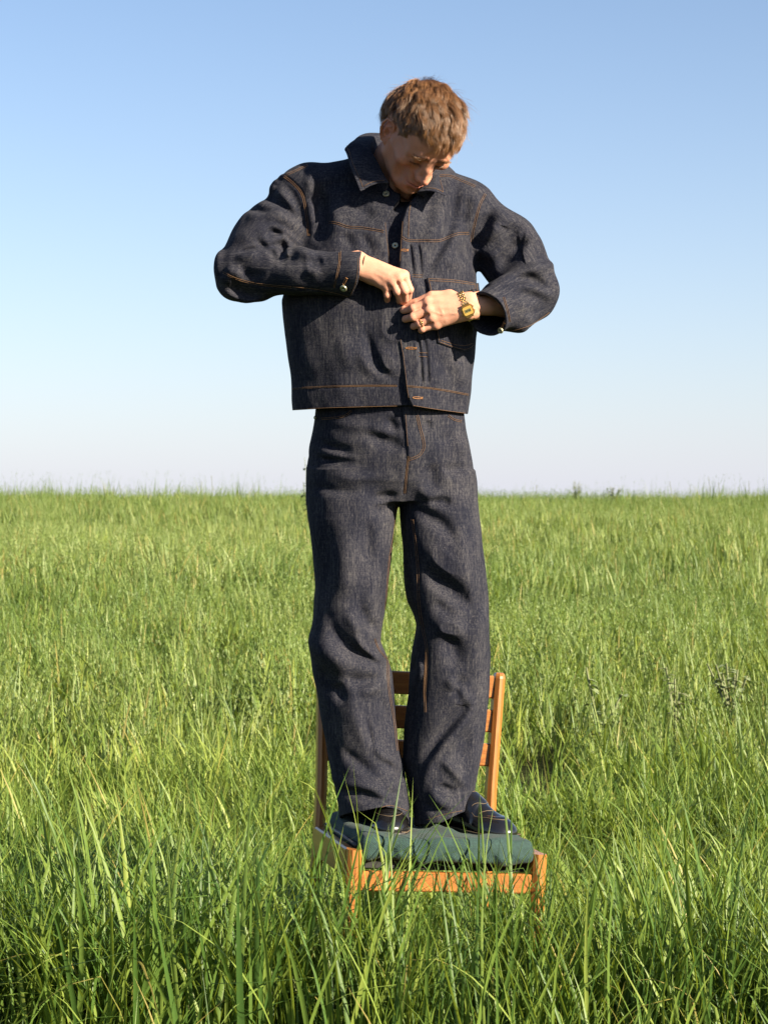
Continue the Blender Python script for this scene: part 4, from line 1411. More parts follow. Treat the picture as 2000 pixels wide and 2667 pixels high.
buttonhole(JF, M(3, [(205, 798), (262, 800)]), jacket)
buttonhole(JF, M(5, [(985, 126), (1062, 128)]), jacket)
buttonhole(JF, M(5, [(1036, 483), (1104, 487)]), jacket)
buttonhole(JF, M(2, [(1130, 1275), (1158, 1222)]), jacket)
buttonhole(JF, M(3, [(1032, 1466), (1060, 1402)]), jacket)

def button(Fl, px, parent, R=.0085, nrm=None, depth=None):
    G = Geo()
    p = Fl.seen(np.array([px]))[0]
    g = Fl.grad(p[None])[0] if nrm is None else np.array(nrm, float)
    g = g / np.linalg.norm(g)
    p = p + g * .0015
    G.lathe([(.0001, .0022), (R * .26, .0022), (R * .30, .0040), (R * .48, .0050), (R * .62, .0046), (R * .78, .0052), (R * .94, .0042), (R, .0022), (R * .93, 0), (.0001, 0)], p, g, 24)
    b = G.obj('button', MAT['button'], parent)
    h = Geo()
    h.lathe([(.0001, .0028), (R * .25, .0026), (R * .27, .0018)], p, g, 14)
    h.obj('button_hole', MAT['dark'], b)

button(JF, (1006, 506), jacket)
button(JF, (1029, 640), jacket, .0078)
button(JF, M(2, [(1137, 1300)])[0], jacket)
button(JF, M(3, [(1040, 1462)])[0], jacket, .0075)
button(TF, M(5, [(345, 628)])[0], trousers, .004)

def patch(Fl, rows, name, parent, mat, off=.0022, thick=.0022, nu=28, nv=22, lap=0.0):
    """a sewn-on piece of cloth: rows are pixel polylines from top to bottom"""
    R = [spline(np.array(r, float), nu) for r in rows]
    R = np.array(R)
    g = np.empty((nv, nu, 2))
    for k in range(nu):
        g[:, k] = spline(R[:, k], nv) if len(rows) > 2 else R[0, k] + (R[1, k] - R[0, k]) * np.linspace(0, 1, nv)[:, None]
    w = Fl.seen(g.reshape(-1, 2)).reshape(nv, nu, 3)
    # soften small steps of the cloth below
    for _ in range(3):
        w[1:-1, 1:-1] = (w[:-2, 1:-1] + w[2:, 1:-1] + w[1:-1, :-2] + w[1:-1, 2:]) / 4 * .5 + w[1:-1, 1:-1] * .5
    du = np.gradient(w, axis=1); dv = np.gradient(w, axis=0)
    n = np.cross(du, dv); n /= np.linalg.norm(n, axis=2, keepdims=True) + 1e-9
    n = np.where(n[..., 1:2] > 0, -n, n)
    lift = off + lap * np.linspace(0, 1, nv)[:, None, None]
    top = w + n * (lift + thick); bot = w + n * (lift - thick * 1.5)
    V = np.vstack([top.reshape(-1, 3), bot.reshape(-1, 3)])
    i = (np.arange(nv - 1)[:, None] * nu + np.arange(nu - 1)[None]).ravel()
    q = np.stack([i, i + nu, i + nu + 1, i + 1], 1)
    b = nv * nu
    edge = [(k, k + 1) for k in range(nu - 1)] + [(k * nu + nu - 1, (k + 1) * nu + nu - 1) for k in range(nv - 1)]
    edge += [((nv - 1) * nu + k + 1, (nv - 1) * nu + k) for k in range(nu - 1)] + [((k + 1) * nu, k * nu) for k in range(nv - 1)]
    e = np.array([(a, c, c + b, a + b) for a, c in edge])
    me = mesh_np(name, V, np.vstack([q, q[:, ::-1] + b, e]))
    set_vec(me, 'grain', V + .7)
    o = link(name, me, parent, mat)
    return o, top, g

pocket, ptop, pg = patch(JF, [M(3, [(455, 1150), (640, 1152), (815, 1165)]), M(3, [(490, 1450), (650, 1470), (800, 1480)]), M(3, [(505, 1568), (725, 1640), (815, 1590)])], 'chest_pocket', jacket, MAT['denim'], .0018, .0016)
flap, ftop, fg = patch(JF, [M(3, [(415, 1035), (600, 1040), (828, 1072)]), M(3, [(428, 1155), (620, 1165), (826, 1185)])], 'pocket_flap', jacket, MAT['denim'], .0050, .0018, lap=.004)

def surface_stitch(top, rows, parent):
    G = Geo()
    for line in rows:
        p = spline(np.array(line), max(6, len(line) * 3))
        G.tube(p, .00055, n=4)
    G.obj('stitching', MAT['thread'], parent, kind='stuff')
up = np.array([0, -.0009, 0])
surface_stitch(ftop, [[ftop[1, k] + up for k in range(1, 27, 2)], [ftop[4, k] + up for k in range(1, 27, 2)], [ftop[k, 1] + up for k in range(1, 21, 2)], [ftop[k, 26] + up for k in range(1, 21, 2)], [ftop[k, 25] + up for k in range(1, 21, 2)]], flap)
surface_stitch(ptop, [[ptop[20, k] + up for k in range(1, 27, 2)], [ptop[18, k] + up for k in range(2, 26, 2)], [ptop[k, 1] + up for k in range(1, 21, 2)]], pocket)
buttonhole(JF, M(3, [(672, 1132), (676, 1098)]), jacket)

# collar: stands up behind the neck and falls open over both shoulders
def make_collar():
    fold = [P(1012, 476, 4.478), P(1001, 452, 4.492), P(986, 424, 4.515), P(970, 395, 4.545), P(966, 368, 4.59), P(978, 352, 4.655), P(1030, 352, 4.715), P(1085, 372, 4.715), P(1118, 402, 4.665), P(1122, 440, 4.59), P(1112, 470, 4.52), P(1088, 499, 4.475)]
    outer = [P(938, 499, 4.452), P(926, 466, 4.468), P(910, 425, 4.49), P(901, 397, 4.53), P(899, 386, 4.55), P(908, 377, 4.585), P(950, 350, 4.70), P(1030, 388, 4.775), P(1110, 412, 4.765), P(1150, 432, 4.69), P(1150, 458, 4.595), P(1154, 484, 4.515), P(1163, 511, 4.455)]
    nu, nv = 60, 9
    a, b = spline(fold, nu), spline(outer, nu)
    w = np.empty((nv, nu, 3))
    ctr = np.array([a[:, 0].mean(), a[:, 1].mean(), 0])
    for k in range(nu):
        d = a[k] - ctr; d[2] = 0; d /= np.linalg.norm(d) + 1e-9
        for i in range(nv):
            t = i / (nv - 1)
            roll = math.sin(math.pi * min(t * 1.15, 1)) * .008 + .004 * math.sin(math.pi * t * 2 + k * .3) * math.sin(k * .21)
            w[i, k] = a[k] * (1 - t) + b[k] * t + d * roll + np.array([0, 0, .006 * math.sin(math.pi * t)])
    # inner band between the fold and the neckline
    band = np.empty((5, nu, 3))
    for k in range(nu):
        d = a[k] - ctr; d[2] = 0; d /= np.linalg.norm(d) + 1e-9
        for i in range(5):
            t = i / 4
            band[i, k] = a[k] - d * .004 * math.sin(math.pi * t * .5) + np.array([0, 0, -.045 * t * sm01(min(k, nu - 1 - k) / 8 + .15)])
    full = np.vstack([band[::-1][:-1], w])
    R = len(full)
    du = np.gradient(full, axis=1); dv = np.gradient(full, axis=0)
    n = np.cross(dv, du); n /= np.linalg.norm(n, axis=2, keepdims=True) + 1e-9
    outw = full - ctr; outw[..., 2] = .2
    V = np.vstack([(full + n * .0017).reshape(-1, 3), (full - n * .0017).reshape(-1, 3)])
    i = (np.arange(R - 1)[:, None] * nu + np.arange(nu - 1)[None]).ravel()
    q = np.stack([i, i + 1, i + nu + 1, i + nu], 1)[:, ::-1]
    bb = R * nu
    edge = [(k, k + 1) for k in range(nu - 1)] + [(k * nu + nu - 1, (k + 1) * nu + nu - 1) for k in range(R - 1)]
    edge += [((R - 1) * nu + k + 1, (R - 1) * nu + k) for k in range(nu - 1)] + [((k + 1) * nu, k * nu) for k in range(R - 1)]
    e = np.array([(x, y, y + bb, x + bb) for x, y in edge])
    me = mesh_np('collar', V, np.vstack([q, q[:, ::-1] + bb, e]))
    set_vec(me, 'grain', V[:, [2, 1, 0]] + 1.3)
    c = link('collar', me, jacket, MAT['denim'])
    sm = c.modifiers.new('smooth', 'SUBSURF'); sm.levels = 1; sm.render_levels = 1
    G = Geo()
    lift = lambda p, nn: [x + y * .0026 for x, y in zip(p, nn)]
    s = 1 if (n[R - 2, nu // 8] @ np.array([-.5, -1, .3])) > 0 else -1
    for row in ((R - 2),):
        p = full[row] + s * n[row] * .0026
        G.tube(p[1:22], .00055, n=4); G.tube(p[42:-1], .00055, n=4)
    for col in (1, nu - 2):
        G.tube([full[r_, col] + s * n[r_, col] * .0026 for r_ in range(5, R - 1)], .00055, n=4)
    G.obj('stitching', MAT['thread'], c, kind='stuff')

make_collar()

# white T-shirt under the jacket
def make_tshirt():
    G = Geo()
    rows = [(476, 4.600, .060, .058), (482, 4.598, .064, .062), (500, 4.596, .078, .074), (540, 4.60, .105, .085), (640, 4.61, .125, .095), (800, 4.61, .13, .10)]
    vs, fs, n = [], [], 36
    for py, yc, a, b in rows:
        c = P(1040, py, yc + .012)
        for k in range(n):
            t = 2 * math.pi * k / n
            vs.append(c + np.array([a * math.cos(t), b * math.sin(t), -.072 * max(0, -math.sin(t)) * (1 if py < 510 else .5)]))
    for i in range(len(rows) - 1):
        for k in range(n):
            fs.append((i * n + k, (i + 1) * n + k, (i + 1) * n + (k + 1) % n, i * n + (k + 1) % n))
    G.add(vs, fs)
    o = G.obj('t_shirt', MAT['shirt'], person)
    o.modifiers.new('smooth', 'SUBSURF').render_levels = 2
    o.modifiers.new('thick', 'SOLIDIFY').thickness = .002

make_tshirt()

# wristwatch on the left wrist
def make_watch():
    w, arm = HB['wrist'], HB['arm']
    c = P(1213, 796, 4.422)
    u = P(1199, 758, 4.42) - P(1222, 812, 4.42); u /= np.linalg.norm(u)        # round the wrist, towards the thumb side
    nrm = np.array([-.05, -1.0, -.05]); nrm -= u * (nrm @ u); nrm /= np.linalg.norm(nrm)
    ax = np.cross(u, nrm)
    ring = lambda t, r=0.0: c + u * (.0345 + r) * math.sin(t) + nrm * (.0235 + r) * math.cos(t)
    def frame(t):
        d = ring(t + .01) - ring(t - .01); d /= np.linalg.norm(d)
        o = np.cross(ax, d); o /= np.linalg.norm(o)
        if o @ (ring(t) - c) < 0:
            o = -o
        return d, o
    t0 = math.radians(-20)
    wt = link('wristwatch', None, person)
    G = Geo()
    ts = np.linspace(t0 + .52, t0 + 2 * math.pi - .52, 34)
    for i, t in enumerate(ts):
        d, o = frame(t)
        R = np.stack([ax, d, o], 1)
        sp = .0037
        rows = ((-.0058, .0044), (0, .0056), (.0058, .0044)) if i % 2 == 0 else ((-.0031, .0050), (.0031, .0050))
        for k, (off, wd) in enumerate(rows):
            G.box(ring(t) + ax * off, (wd, sp * 1.35, .0024), R, .0007)
    G.obj('bracelet_strap', MAT['gold'], wt, smooth=False)
    d, o = frame(t0)
    R = np.stack([ax, d, o], 1)
    cc = ring(t0, .0035)
    G = Geo()
    # octagonal case
    def octa(hw, hh, ch, z0, z1):
        pl = [(-hw, -hh + ch), (-hw + ch, -hh), (hw - ch, -hh), (hw, -hh + ch), (hw, hh - ch), (hw - ch, hh), (-hw + ch, hh), (-hw, hh - ch)]
        v = [cc + ax * x + d * y + o * z for z in (z0, z1) for x, y in pl]
        f = [tuple(range(8)), tuple(range(15, 7, -1))] + [(k, (k + 1) % 8 + 0, (k + 1) % 8 + 8, k + 8) for k in range(8)]
        return v, f
    G.add(*octa(.0135, .0125, .0035, -.004, .0022))
    G.add(*octa(.0120, .0110, .0030, .0022, .0036))
    for sx in (-1, 1):
        for sy in (-.4, .4):
            G.box(cc + ax * sx * .0145 + d * sy * .012, (.0026, .004, .0022), R, .0006)
    for sy in (-1, 1):
        G.box(cc + d * sy * .0142, (.0185, .005, .0034), R, .001)
    case = G.obj('watch_case', MAT['gold'], wt, smooth=False)
    G = Geo()
    G.add(*octa(.0108, .0098, .0026, .0036, .0042))
    G.obj('dial', MAT['gold_dull'], wt, smooth=False)
    G = Geo()
    G.box(cc + o * .0044, (.0150, .0080, .0008), R)
    lcd = G.obj('display', MAT['lcd'], wt, smooth=False)
    G = Geo()
    seg = {'1': 'bc', '0': 'abcdef', '5': 'acdfg', '8': 'abcdefg', '2': 'abged'}
    xx = -.0054
    for ch in '10:58':
        if ch == ':':
            for yy in (-.0009, .0009):
                G.box(cc + o * .0050 + ax * (xx - .0002) + d * yy, (.0005, .0005, .0003), R)
            xx += .0012
            continue
        w2, h2, th = .0009, .0017, .00055
        pos = {'a': (0, h2, 1), 'g': (0, 0, 1), 'd': (0, -h2, 1), 'f': (-w2, h2 / 2, 0), 'b': (w2, h2 / 2, 0), 'e': (-w2, -h2 / 2, 0), 'c': (w2, -h2 / 2, 0)}
        for s_ in seg[ch]:
            x, y, hz = pos[s_]
            G.box(cc + o * .0050 + ax * (xx + x) + d * y, (.0017, th, .0003) if hz else (th, .0016, .0003), R)
        xx += .0030
    G.obj('digits', MAT['lcd_dark'], wt, smooth=False)

make_watch()

# ring on the left hand and a thin cord round the right wrist
def band(name, p0, p1, t, R, r, mat, squash=1.0):
    p0, p1 = np.array(p0), np.array(p1)
    c = p0 + (p1 - p0) * t
    d = (p1 - p0) / np.linalg.norm(p1 - p0)
    u = np.cross(d, [0, 0, 1.0]); u /= np.linalg.norm(u)
    w = np.cross(d, u)
    G = Geo()
    pts = [c + u * R * squash * math.cos(a) + w * R * math.sin(a) for a in np.linspace(0, 2 * math.pi, 33)[:-1]]
    G.tube(pts, r, n=6, closed=True)
    return G, pts
G, _ = band('ring', HB['mcp'][2], HB['pip'][2], .86, .0098, .0014, MAT['gold'])
G.box(HB['mcp'][2] * .14 + HB['pip'][2] * .86 + np.array([0, -.0100, 0]), (.006, .0035, .008), None, .0014)
G.obj('ring', MAT['gold'], person)
ca, cb = P(951, 663, 4.430), P(940, 718, 4.433)
G = Geo()
cw = (ca + cb) / 2
pts = []
for a in np.linspace(0, 2 * math.pi, 41)[:-1]:
    pts.append(cw + (cb - ca) * .47 * math.sin(a) + np.array([.0, -1, 0]) * .0175 * math.cos(a))
G.tube(pts, .0010, n=6, closed=True)
G.obj('cord_bracelet', MAT['cord'], person)

# ------------------------------------------------------------------ loafers
def make_shoe(toe_px, toe_y, z, direction, roll):
    D = Field([-.06, -.16, -.005], [.06, .165, .13], .0016)
    mm = lambda *a: np.array(a, float) / 1000
    D.ell(mm(2, -92, 22), mm(43, 54, 28), k=.0)
    D.ell(mm(1, -60, 30), mm(41, 62, 34), k=.02)
    D.ell(mm(0, -8, 46), mm(35, 62, 42), k=.02)
    D.ell(mm(0, 40, 52), mm(34, 60, 44), k=.02)
    D.ell(mm(0, 92, 46), mm(33, 46, 46), k=.02)
    D.cap(mm(0, -20, 70), mm(0, 18, 96), .020, .022, .014, sq=(.8, 1, 1))          # tongue
    D.cap(mm(0, 45, 110), mm(0, 60, 60), .030, .026, .012, 'sub', sq=(1, .62, 1))   # opening for the foot
    # saddle strap over the vamp and the moccasin seam round the toe
    D.push(lambda X, Y, Z: .0022 * sig((.017 - np.abs(Y + .028)) / .0012) * sig((Z - .022) / .002), [-.06, -.06, .02], [.06, .02, .13])
    seam = [mm(-34, -40, 47), mm(-30, -75, 46), mm(-20, -104, 42), mm(2, -118, 37), mm(23, -104, 42), mm(32, -75, 46), mm(35, -40, 47)]
    D.line(seam, .0035, .0035, .05)
    D.line([p + mm(0, 4, 3) for p in seam], .004, -.0022, .05)
    D.line([mm(-40, -30, 30), mm(0, -44, 64), mm(40, -30, 30)], .004, -.0015)
    D.line([mm(-30, -62, 52), mm(0, -66, 60), mm(30, -62, 52)], .005, -.0018)
    D.V[:, :, D.ax[2] < .012] = np.maximum(D.V[:, :, D.ax[2] < .012], (.012 - D.ax[2][D.ax[2] < .012])[None, None, :])
    V, Q = D.mesh()
    S_ = Field([-.07, -.17, -.006], [.07, .17, .035], .0018)
    def sole(X, Y, Z):
        y = Y[0, :, 0]
        hw = np.interp(y, [-.150, -.146, -.135, -.10, -.05, .0, .05, .10, .130, .146, .150], [.002, .018, .034, .048, .0475, .040, .035, .037, .032, .016, .002]).astype(np.float32)[None, :, None]
        d = np.abs(X - .0015) - hw
        d = np.where(Y < 0, d * .8, d)
        arch = np.where((Y > .012) & (Y < .062), .009, 0.0)
        return np.maximum(np.maximum(d, np.abs(Z - .0085) - .0085), arch - Z) + 0 * X
    S_.op(sole, [-.06, -.16, 0], [.06, .16, .02])
    sv, sq = S_.mesh()
    d = np.array([direction[0], direction[1], 0.0]); d /= np.linalg.norm(d)
    xx = np.cross([0, 0, 1.0], -d)
    R = np.stack([xx, -d, [0, 0, 1.0]], 1)
    c, s = math.cos(roll), math.sin(roll)
    R = np.array([[c, 0, s], [0, 1, 0], [-s, 0, c]]) @ R
    toe = P(toe_px[0], toe_px[1], toe_y); 
    org = np.array([toe[0], toe[1], z]) + R @ np.array([0, .145, 0])
    W = lambda v: np.asarray(v) @ R.T + org
    shoe = link('shoe', mesh_np('shoe', W(V), Q), person, MAT['leather'])
    link('sole', mesh_np('sole', W(sv), sq), shoe, MAT['sole'])
    G = Geo()
    def on(pts, lift=.0009):
        """drop a line of local points onto the upper from above"""
        out = []
        for p in spline(np.array(pts), 26):
            zs = np.arange(.125, .0, -.0008)
            col = np.stack([np.full_like(zs, p[0]), np.full_like(zs, p[1]), zs], 1)
            h = np.nonzero(D.sample(col) < 0)[0]
            if len(h):
                out.append([p[0], p[1], zs[h[0]] + lift])
        return out
    for yy in (-.046, -.010, -.070):
        l = on([(-.030, yy + .012, 0), (0, yy - .003, 0), (.030, yy + .012, 0)])
        if len(l) > 4:
            G.tube(W(l), .00075, n=4)
    l = on(seam, .0006)
    if len(l) > 4:
        G.tube(W(l), .0009, n=4)
    welt = [(hw * sgn + .0015, y) for sgn, ys in ((1, 1), (-1, -1)) for y, hw in list(zip([-.135, -.10, -.05, .0, .05, .10, .13], [.036, .0495, .049, .0415, .0365, .0385, .033]))[::ys]]
    G.tube(W([(x, y, .0168) for x, y in welt]), .0011, n=5, closed=True)
    G.obj('stitching', MAT['shoe_thread'], shoe, kind='stuff')
    G = Geo()
    G.tube(W([(0, .05, .035), (0, .052, .075), (0, .055, .16)]), [.028, .030, .036], n=16)
    G.obj('sock', MAT['sock'], shoe)

make_shoe((1022, 2180), 4.425, .4925, (.12, -1.0), .02)
make_shoe((1338, 2195), 4.470, .4775, (.72, -.70), .058)

# ------------------------------------------------------------------ wooden chair
def make_chair():
    yaw, roll, pitch = .2427, .0584, -.0344
    c, s = math.cos, math.sin
    Zr = np.array([[c(yaw), -s(yaw), 0], [s(yaw), c(yaw), 0], [0, 0, 1]])
    Yr = np.array([[c(roll), 0, s(roll)], [0, 1, 0], [-s(roll), 0, c(roll)]])
    Xr = np.array([[1, 0, 0], [0, c(pitch), -s(pitch)], [0, s(pitch), c(pitch)]])
    R = Yr @ Xr @ Zr
    chair = link('chair', None, None, label='honey coloured wooden chair with a slatted back and teal cushion, sunk in the grass', category='chair')
    T = Matrix.Identity(4)
    for i in range(3):
        for j in range(3):
            T[i][j] = R[i][j]
    T[0][3], T[1][3], T[2][3] = .072, 4.552, .015
    chair.matrix_world = T
    wf, wb, ds, hp = .439, .435, .387, .393
    # grain attribute: local coordinates with the long axis last
    def piece(name, G, axis, **kw):
        o = G.obj(name, MAT['wood'], chair, smooth=False, **kw)
        v = np.array([p.co[:] for p in o.data.vertices])
        order = {2: [0, 1, 2], 0: [1, 2, 0], 1: [0, 2, 1]}[axis]
        set_vec(o.data, 'grain', v[:, order] + RNG.uniform(-3, 3, 3))
        return o
    def bar(path, sx, sy, n=1, round_top=False):
        """a squared bar along points (x, y, z) with eased edges"""
        G = Geo()
        path = np.asarray(path, float)
        e = .0085
        prof = [(-sx + e, -sy), (sx - e, -sy), (sx, -sy + e), (sx, sy - e), (sx - e, sy), (-sx + e, sy), (-sx, sy - e), (-sx, -sy + e)]
        vs, fs = [], []
        m = len(path)
        ex = [1.0] * m
        if round_top:
            top = path[-1]
            d = (path[-1] - path[-2]); d /= np.linalg.norm(d)
            extra = [top + d * h for h in (.006, .011, .014)]
            path = np.vstack([path, extra]); ex += [.92, .75, .40]; m = len(path)
        for p, k in zip(path, ex):
            for x, y in prof:
                vs.append((p[0] + x * (k if not round_top or k == 1 else .5 + .5 * k), p[1] + y * k, p[2]))
        for i in range(m - 1):
            for k in range(8):
                fs.append((i * 8 + k, i * 8 + (k + 1) % 8, (i + 1) * 8 + (k + 1) % 8, (i + 1) * 8 + k))
        fs.append(tuple(range(7, -1, -1))); fs.append(tuple((m - 1) * 8 + k for k in range(8)))
        G.add(vs, fs)
        return G
    for sgn in (-1, 1):
        x0 = sgn * wb / 2
        piece('rear_leg', bar([(x0 + sgn * .006, ds / 2 + .045, 0), (x0, ds / 2 + .012, .25), (x0, ds / 2, .44), (x0, ds / 2 + .004, .56), (x0 + sgn * .005, ds / 2 + .012, .70), (x0 + sgn * .011, ds / 2 + .022, .455 + hp - .012)], .0125, .021, round_top=True), 2)
        xf = sgn * wf / 2
        piece('front_leg', bar([(xf, -ds / 2, 0), (xf, -ds / 2, .457)], .016, .018), 2)
        # side rail, running from front leg to rear leg
        G = Geo()
        a, b = np.array([xf + sgn * .004, -ds / 2 + .0195, 0]), np.array([x0 + sgn * .004, ds / 2 - .0225, 0])
        for (zz0, zz1) in ((.392, .457),):
            t = .0115
            ring = [(-t, zz0), (t, zz0), (t, zz1 - .004), (t - .004, zz1), (-t + .004, zz1), (-t, zz1 - .004)]
            vs = [(p[0] + x, p[1], z) for p in (a, a * .5 + b * .5, b) for x, z in ring]
            fs = [(i * 6 + k, i * 6 + (k + 1) % 6, (i + 1) * 6 + (k + 1) % 6, (i + 1) * 6 + k) for i in range(2) for k in range(6)]
            fs += [tuple(range(5, -1, -1)), tuple(12 + k for k in range(6))]
            G.add(vs, fs)
        piece('side_rail', G, 1)
        G = Geo()
        G.tube([(a[0] - sgn * .014, a[1] + .004, .4625), ((a + b)[0] / 2 - sgn * .014, (a + b)[1] / 2, .465), (b[0] - sgn * .014, b[1] - .004, .4625)], .0052, n=6)
        G.obj('piping', MAT['piping'], chair)
    G = Geo(); G.box((0, -ds / 2 + .002, .387), (wf - .0325, .022, .044), None, .003); piece('front_rail', G, 0)
    G = Geo(); G.box((0, ds / 2 + .002, .415), (wb - .0255, .02, .05), None, .003); piece('back_rail', G, 0)
    # back slats, bowed a little backwards
    for z in (.813, .728, .643):
        G = Geo()
        vs, fs = [], []
        m = 13
        hh, t = .0285, .0075
        prof = [(-t, -hh + .004), (-t + .003, -hh), (t - .003, -hh), (t, -hh + .004), (t, hh - .004), (t - .003, hh), (-t + .003, hh), (-t, hh - .004)]
        for i in range(m):
            x = (i / (m - 1) - .5) * (wb - .0255 + .020 * (z - .50) / hp)
            yy = ds / 2 + .022 * (z - .455) / hp + .016 * (1 - (2 * x / wb) ** 2)
            for y, q in prof:
                vs.append((x, yy + y, z + q))
        for i in range(m - 1):
            for k in range(8):
                fs.append((i * 8 + k, i * 8 + (k + 1) % 8, (i + 1) * 8 + (k + 1) % 8, (i + 1) * 8 + k))
        fs.append(tuple(range(7, -1, -1))); fs.append(tuple((m - 1) * 8 + k for k in range(8)))
        G.add(vs, fs)
        piece('back_slat', G, 0)
    G = Geo(); G.box((0, .006, .4265), (wf - .040, ds - .024, .032), None, .003); G.obj('seat_shade_board', MAT['gap_shade'], chair)  # board added between pad and rails, its black stands in for shade
    # cushion: a soft pad, crumpled under the shoes and sagging over the front rail
    D = Field([-.235, -.255, .395], [.235, .215, .515], .0032)
    def pad(X, Y, Z):
        hx, hy = .186, .176
        ov = np.clip((-.155 - Y) / .06, 0, 1)
        zc = .464 - .003 * ov
        hz = .007 + .002 * ov
        r = .019
        dx = np.maximum(np.abs(X) - hx + .004 * np.sin(Y * 40), 0); dy = np.maximum(np.abs(Y + .022) - hy - .008 * np.sin(X * 17 + 1), 0); dz = np.maximum(np.abs(Z - zc) - hz, 0)
        return np.sqrt(dx * dx + dy * dy + dz * dz) - r
    D.op(pad, [-.23, -.25, .40], [.23, .21, .51])
    D.push(lambda X, Y, Z: -.010 * np.exp(-(((X + .075) / .05) ** 2 + ((Y + .03) / .12) ** 2)) - .008 * np.exp(-(((X - .10) / .09) ** 2 + ((Y + .03) / .07) ** 2))
           + .012 * np.exp(-(((X + .17) / .03) ** 2 + ((Y - .12) / .07) ** 2)), [-.23, -.25, .44], [.23, .21, .51])
    D.noise(.0042, .035, 41, stretch=(1.6, .6, 1))
    D.noise(.0020, .014, 42, stretch=(1.5, .6, 1))
    for x, a in ((-.15, .4), (-.09, -.5), (-.02, .3), (.03, -.3), (.09, .5), (.15, -.2)):
        D.line([(x, -.235, .440), (x + a * .03, -.215, .45), (x + a * .10, -.14, .482)], .007, -.006)
        D.line([(x + .022, -.235, .440), (x + .022 + a * .03, -.215, .45), (x + .02 + a * .10, -.15, .482)], .008, .005)
    V, Q = D.mesh()
    link('cushion', mesh_np('cushion', V, Q), chair, MAT['teal'])
    return chair

make_chair()

# ------------------------------------------------------------------ grass
def blades(n, rad, L, Wd, th0, th1, seg, rng, spikes=0.0):
    """a tuft of grass blades with a folded cross-section -> vertices, faces, blade attribute"""
    V, Fc, A = [], [], []
    for b in range(n):
        a = rng.uniform(0, 6.283); r = rad * math.sqrt(rng.uniform(0, 1))
        base = np.array([r * math.cos(a), r * math.sin(a), -.02])
        az = rng.uniform(0, 6.283)
        l = L[0] + (L[1] - L[0]) * rng.beta(2, 2.2)
        w = rng.uniform(*Wd)
        t0 = rng.uniform(*th0); t1 = rng.uniform(*th1)
        pw = rng.uniform(1.3, 2.6)
        tw = rng.uniform(-1.1, 1.1)
        az2 = rng.uniform(-.5, .5)
        p = base.copy()
        rnd = rng.uniform()
        k0 = len(V)
        kink = rng.uniform(.45, .85) if rng.uniform() < .14 else 9
        for i in range(seg + 1):
            t = i / seg
            th = t0 + t1 * t ** pw + (rng.uniform(.5, 1.2) if t > kink else 0)
            if t > kink:
                kink = 9; t0 += rng.uniform(.5, 1.2)
            aa = az + az2 * t
            d = np.array([math.sin(th) * math.cos(aa), math.sin(th) * math.sin(aa), math.cos(th)])
            sd = np.array([-math.sin(aa + tw * t), math.cos(aa + tw * t), 0])
            nn = np.cross(sd, d)
            ww = w * .5 * (min(1, .55 + 1.6 * t)) * (1 - max(0, (t - .45) / .55) ** 1.5)
            V += [p - sd * ww + nn * ww * .35, p, p + sd * ww + nn * ww * .35] if i < seg else [p]
            A += [(rnd, t, -1), (rnd, t, 0), (rnd, t, 1)] if i < seg else [(rnd, t, 0)]
            p = p + d * l / seg
        for i in range(seg - 1):
            q = k0 + i * 3
            Fc += [(q, q + 1, q + 4, q + 3), (q + 1, q + 2, q + 5, q + 4)]
        q = k0 + (seg - 1) * 3
        Fc += [(q, q + 1, q + 3), (q + 1, q + 2, q + 3)]
        if spikes and rng.uniform() < spikes:
            # a nodding panicle: small spikelets on hair-thin stalks near the tip
            tip = p
            for k in range(rng.integers(9, 16)):
                h = rng.uniform(.0, .16)
                c = tip - d * h
                aa = rng.uniform(0, 6.28)
                o = np.array([math.cos(aa), math.sin(aa), 0]) * rng.uniform(.006, .028)
                e = c + o + np.array([0, 0, -.004])
                f = e + np.array([o[0] * .3, o[1] * .3, -rng.uniform(.012, .022)])
                s2 = np.array([-math.sin(aa), math.cos(aa), 0]) * .0032
                k1 = len(V)
                V += [e, (e + f) / 2 - s2, f, (e + f) / 2 + s2]
                A += [(.25 + .2 * rnd, .9, 0)] * 4
                Fc += [(k1, k1 + 1, k1 + 2, k1 + 3)]
    return V, Fc, A

def tuft(name, mat, *a, **k):
    V, Fc, A = blades(*a, **k)
    me = bpy.data.meshes.new(name)
    me.from_pydata([tuple(v) for v in V], [], Fc)
    me.polygons.foreach_set('use_smooth', [True] * len(Fc))
    set_vec(me, 'blade', np.array(A, float))
    me.materials.append(mat)
    me.update()
    return bpy.data.objects.new(name, me)

GREEN = leaf_mat('meadow_grass', [(0.0, (.020, .054, .014)), (.30, (.066, .128, .024)), (.62, (.155, .222, .042)), (1.0, (.30, .340, .075))], own=.5, dryness=.035)
OATS = leaf_mat('flowering_grass', [(0.0, (.030, .074, .018)), (.45, (.125, .190, .048)), (1.0, (.30, .345, .125))], dryness=.06, trans=.42, own=.58)

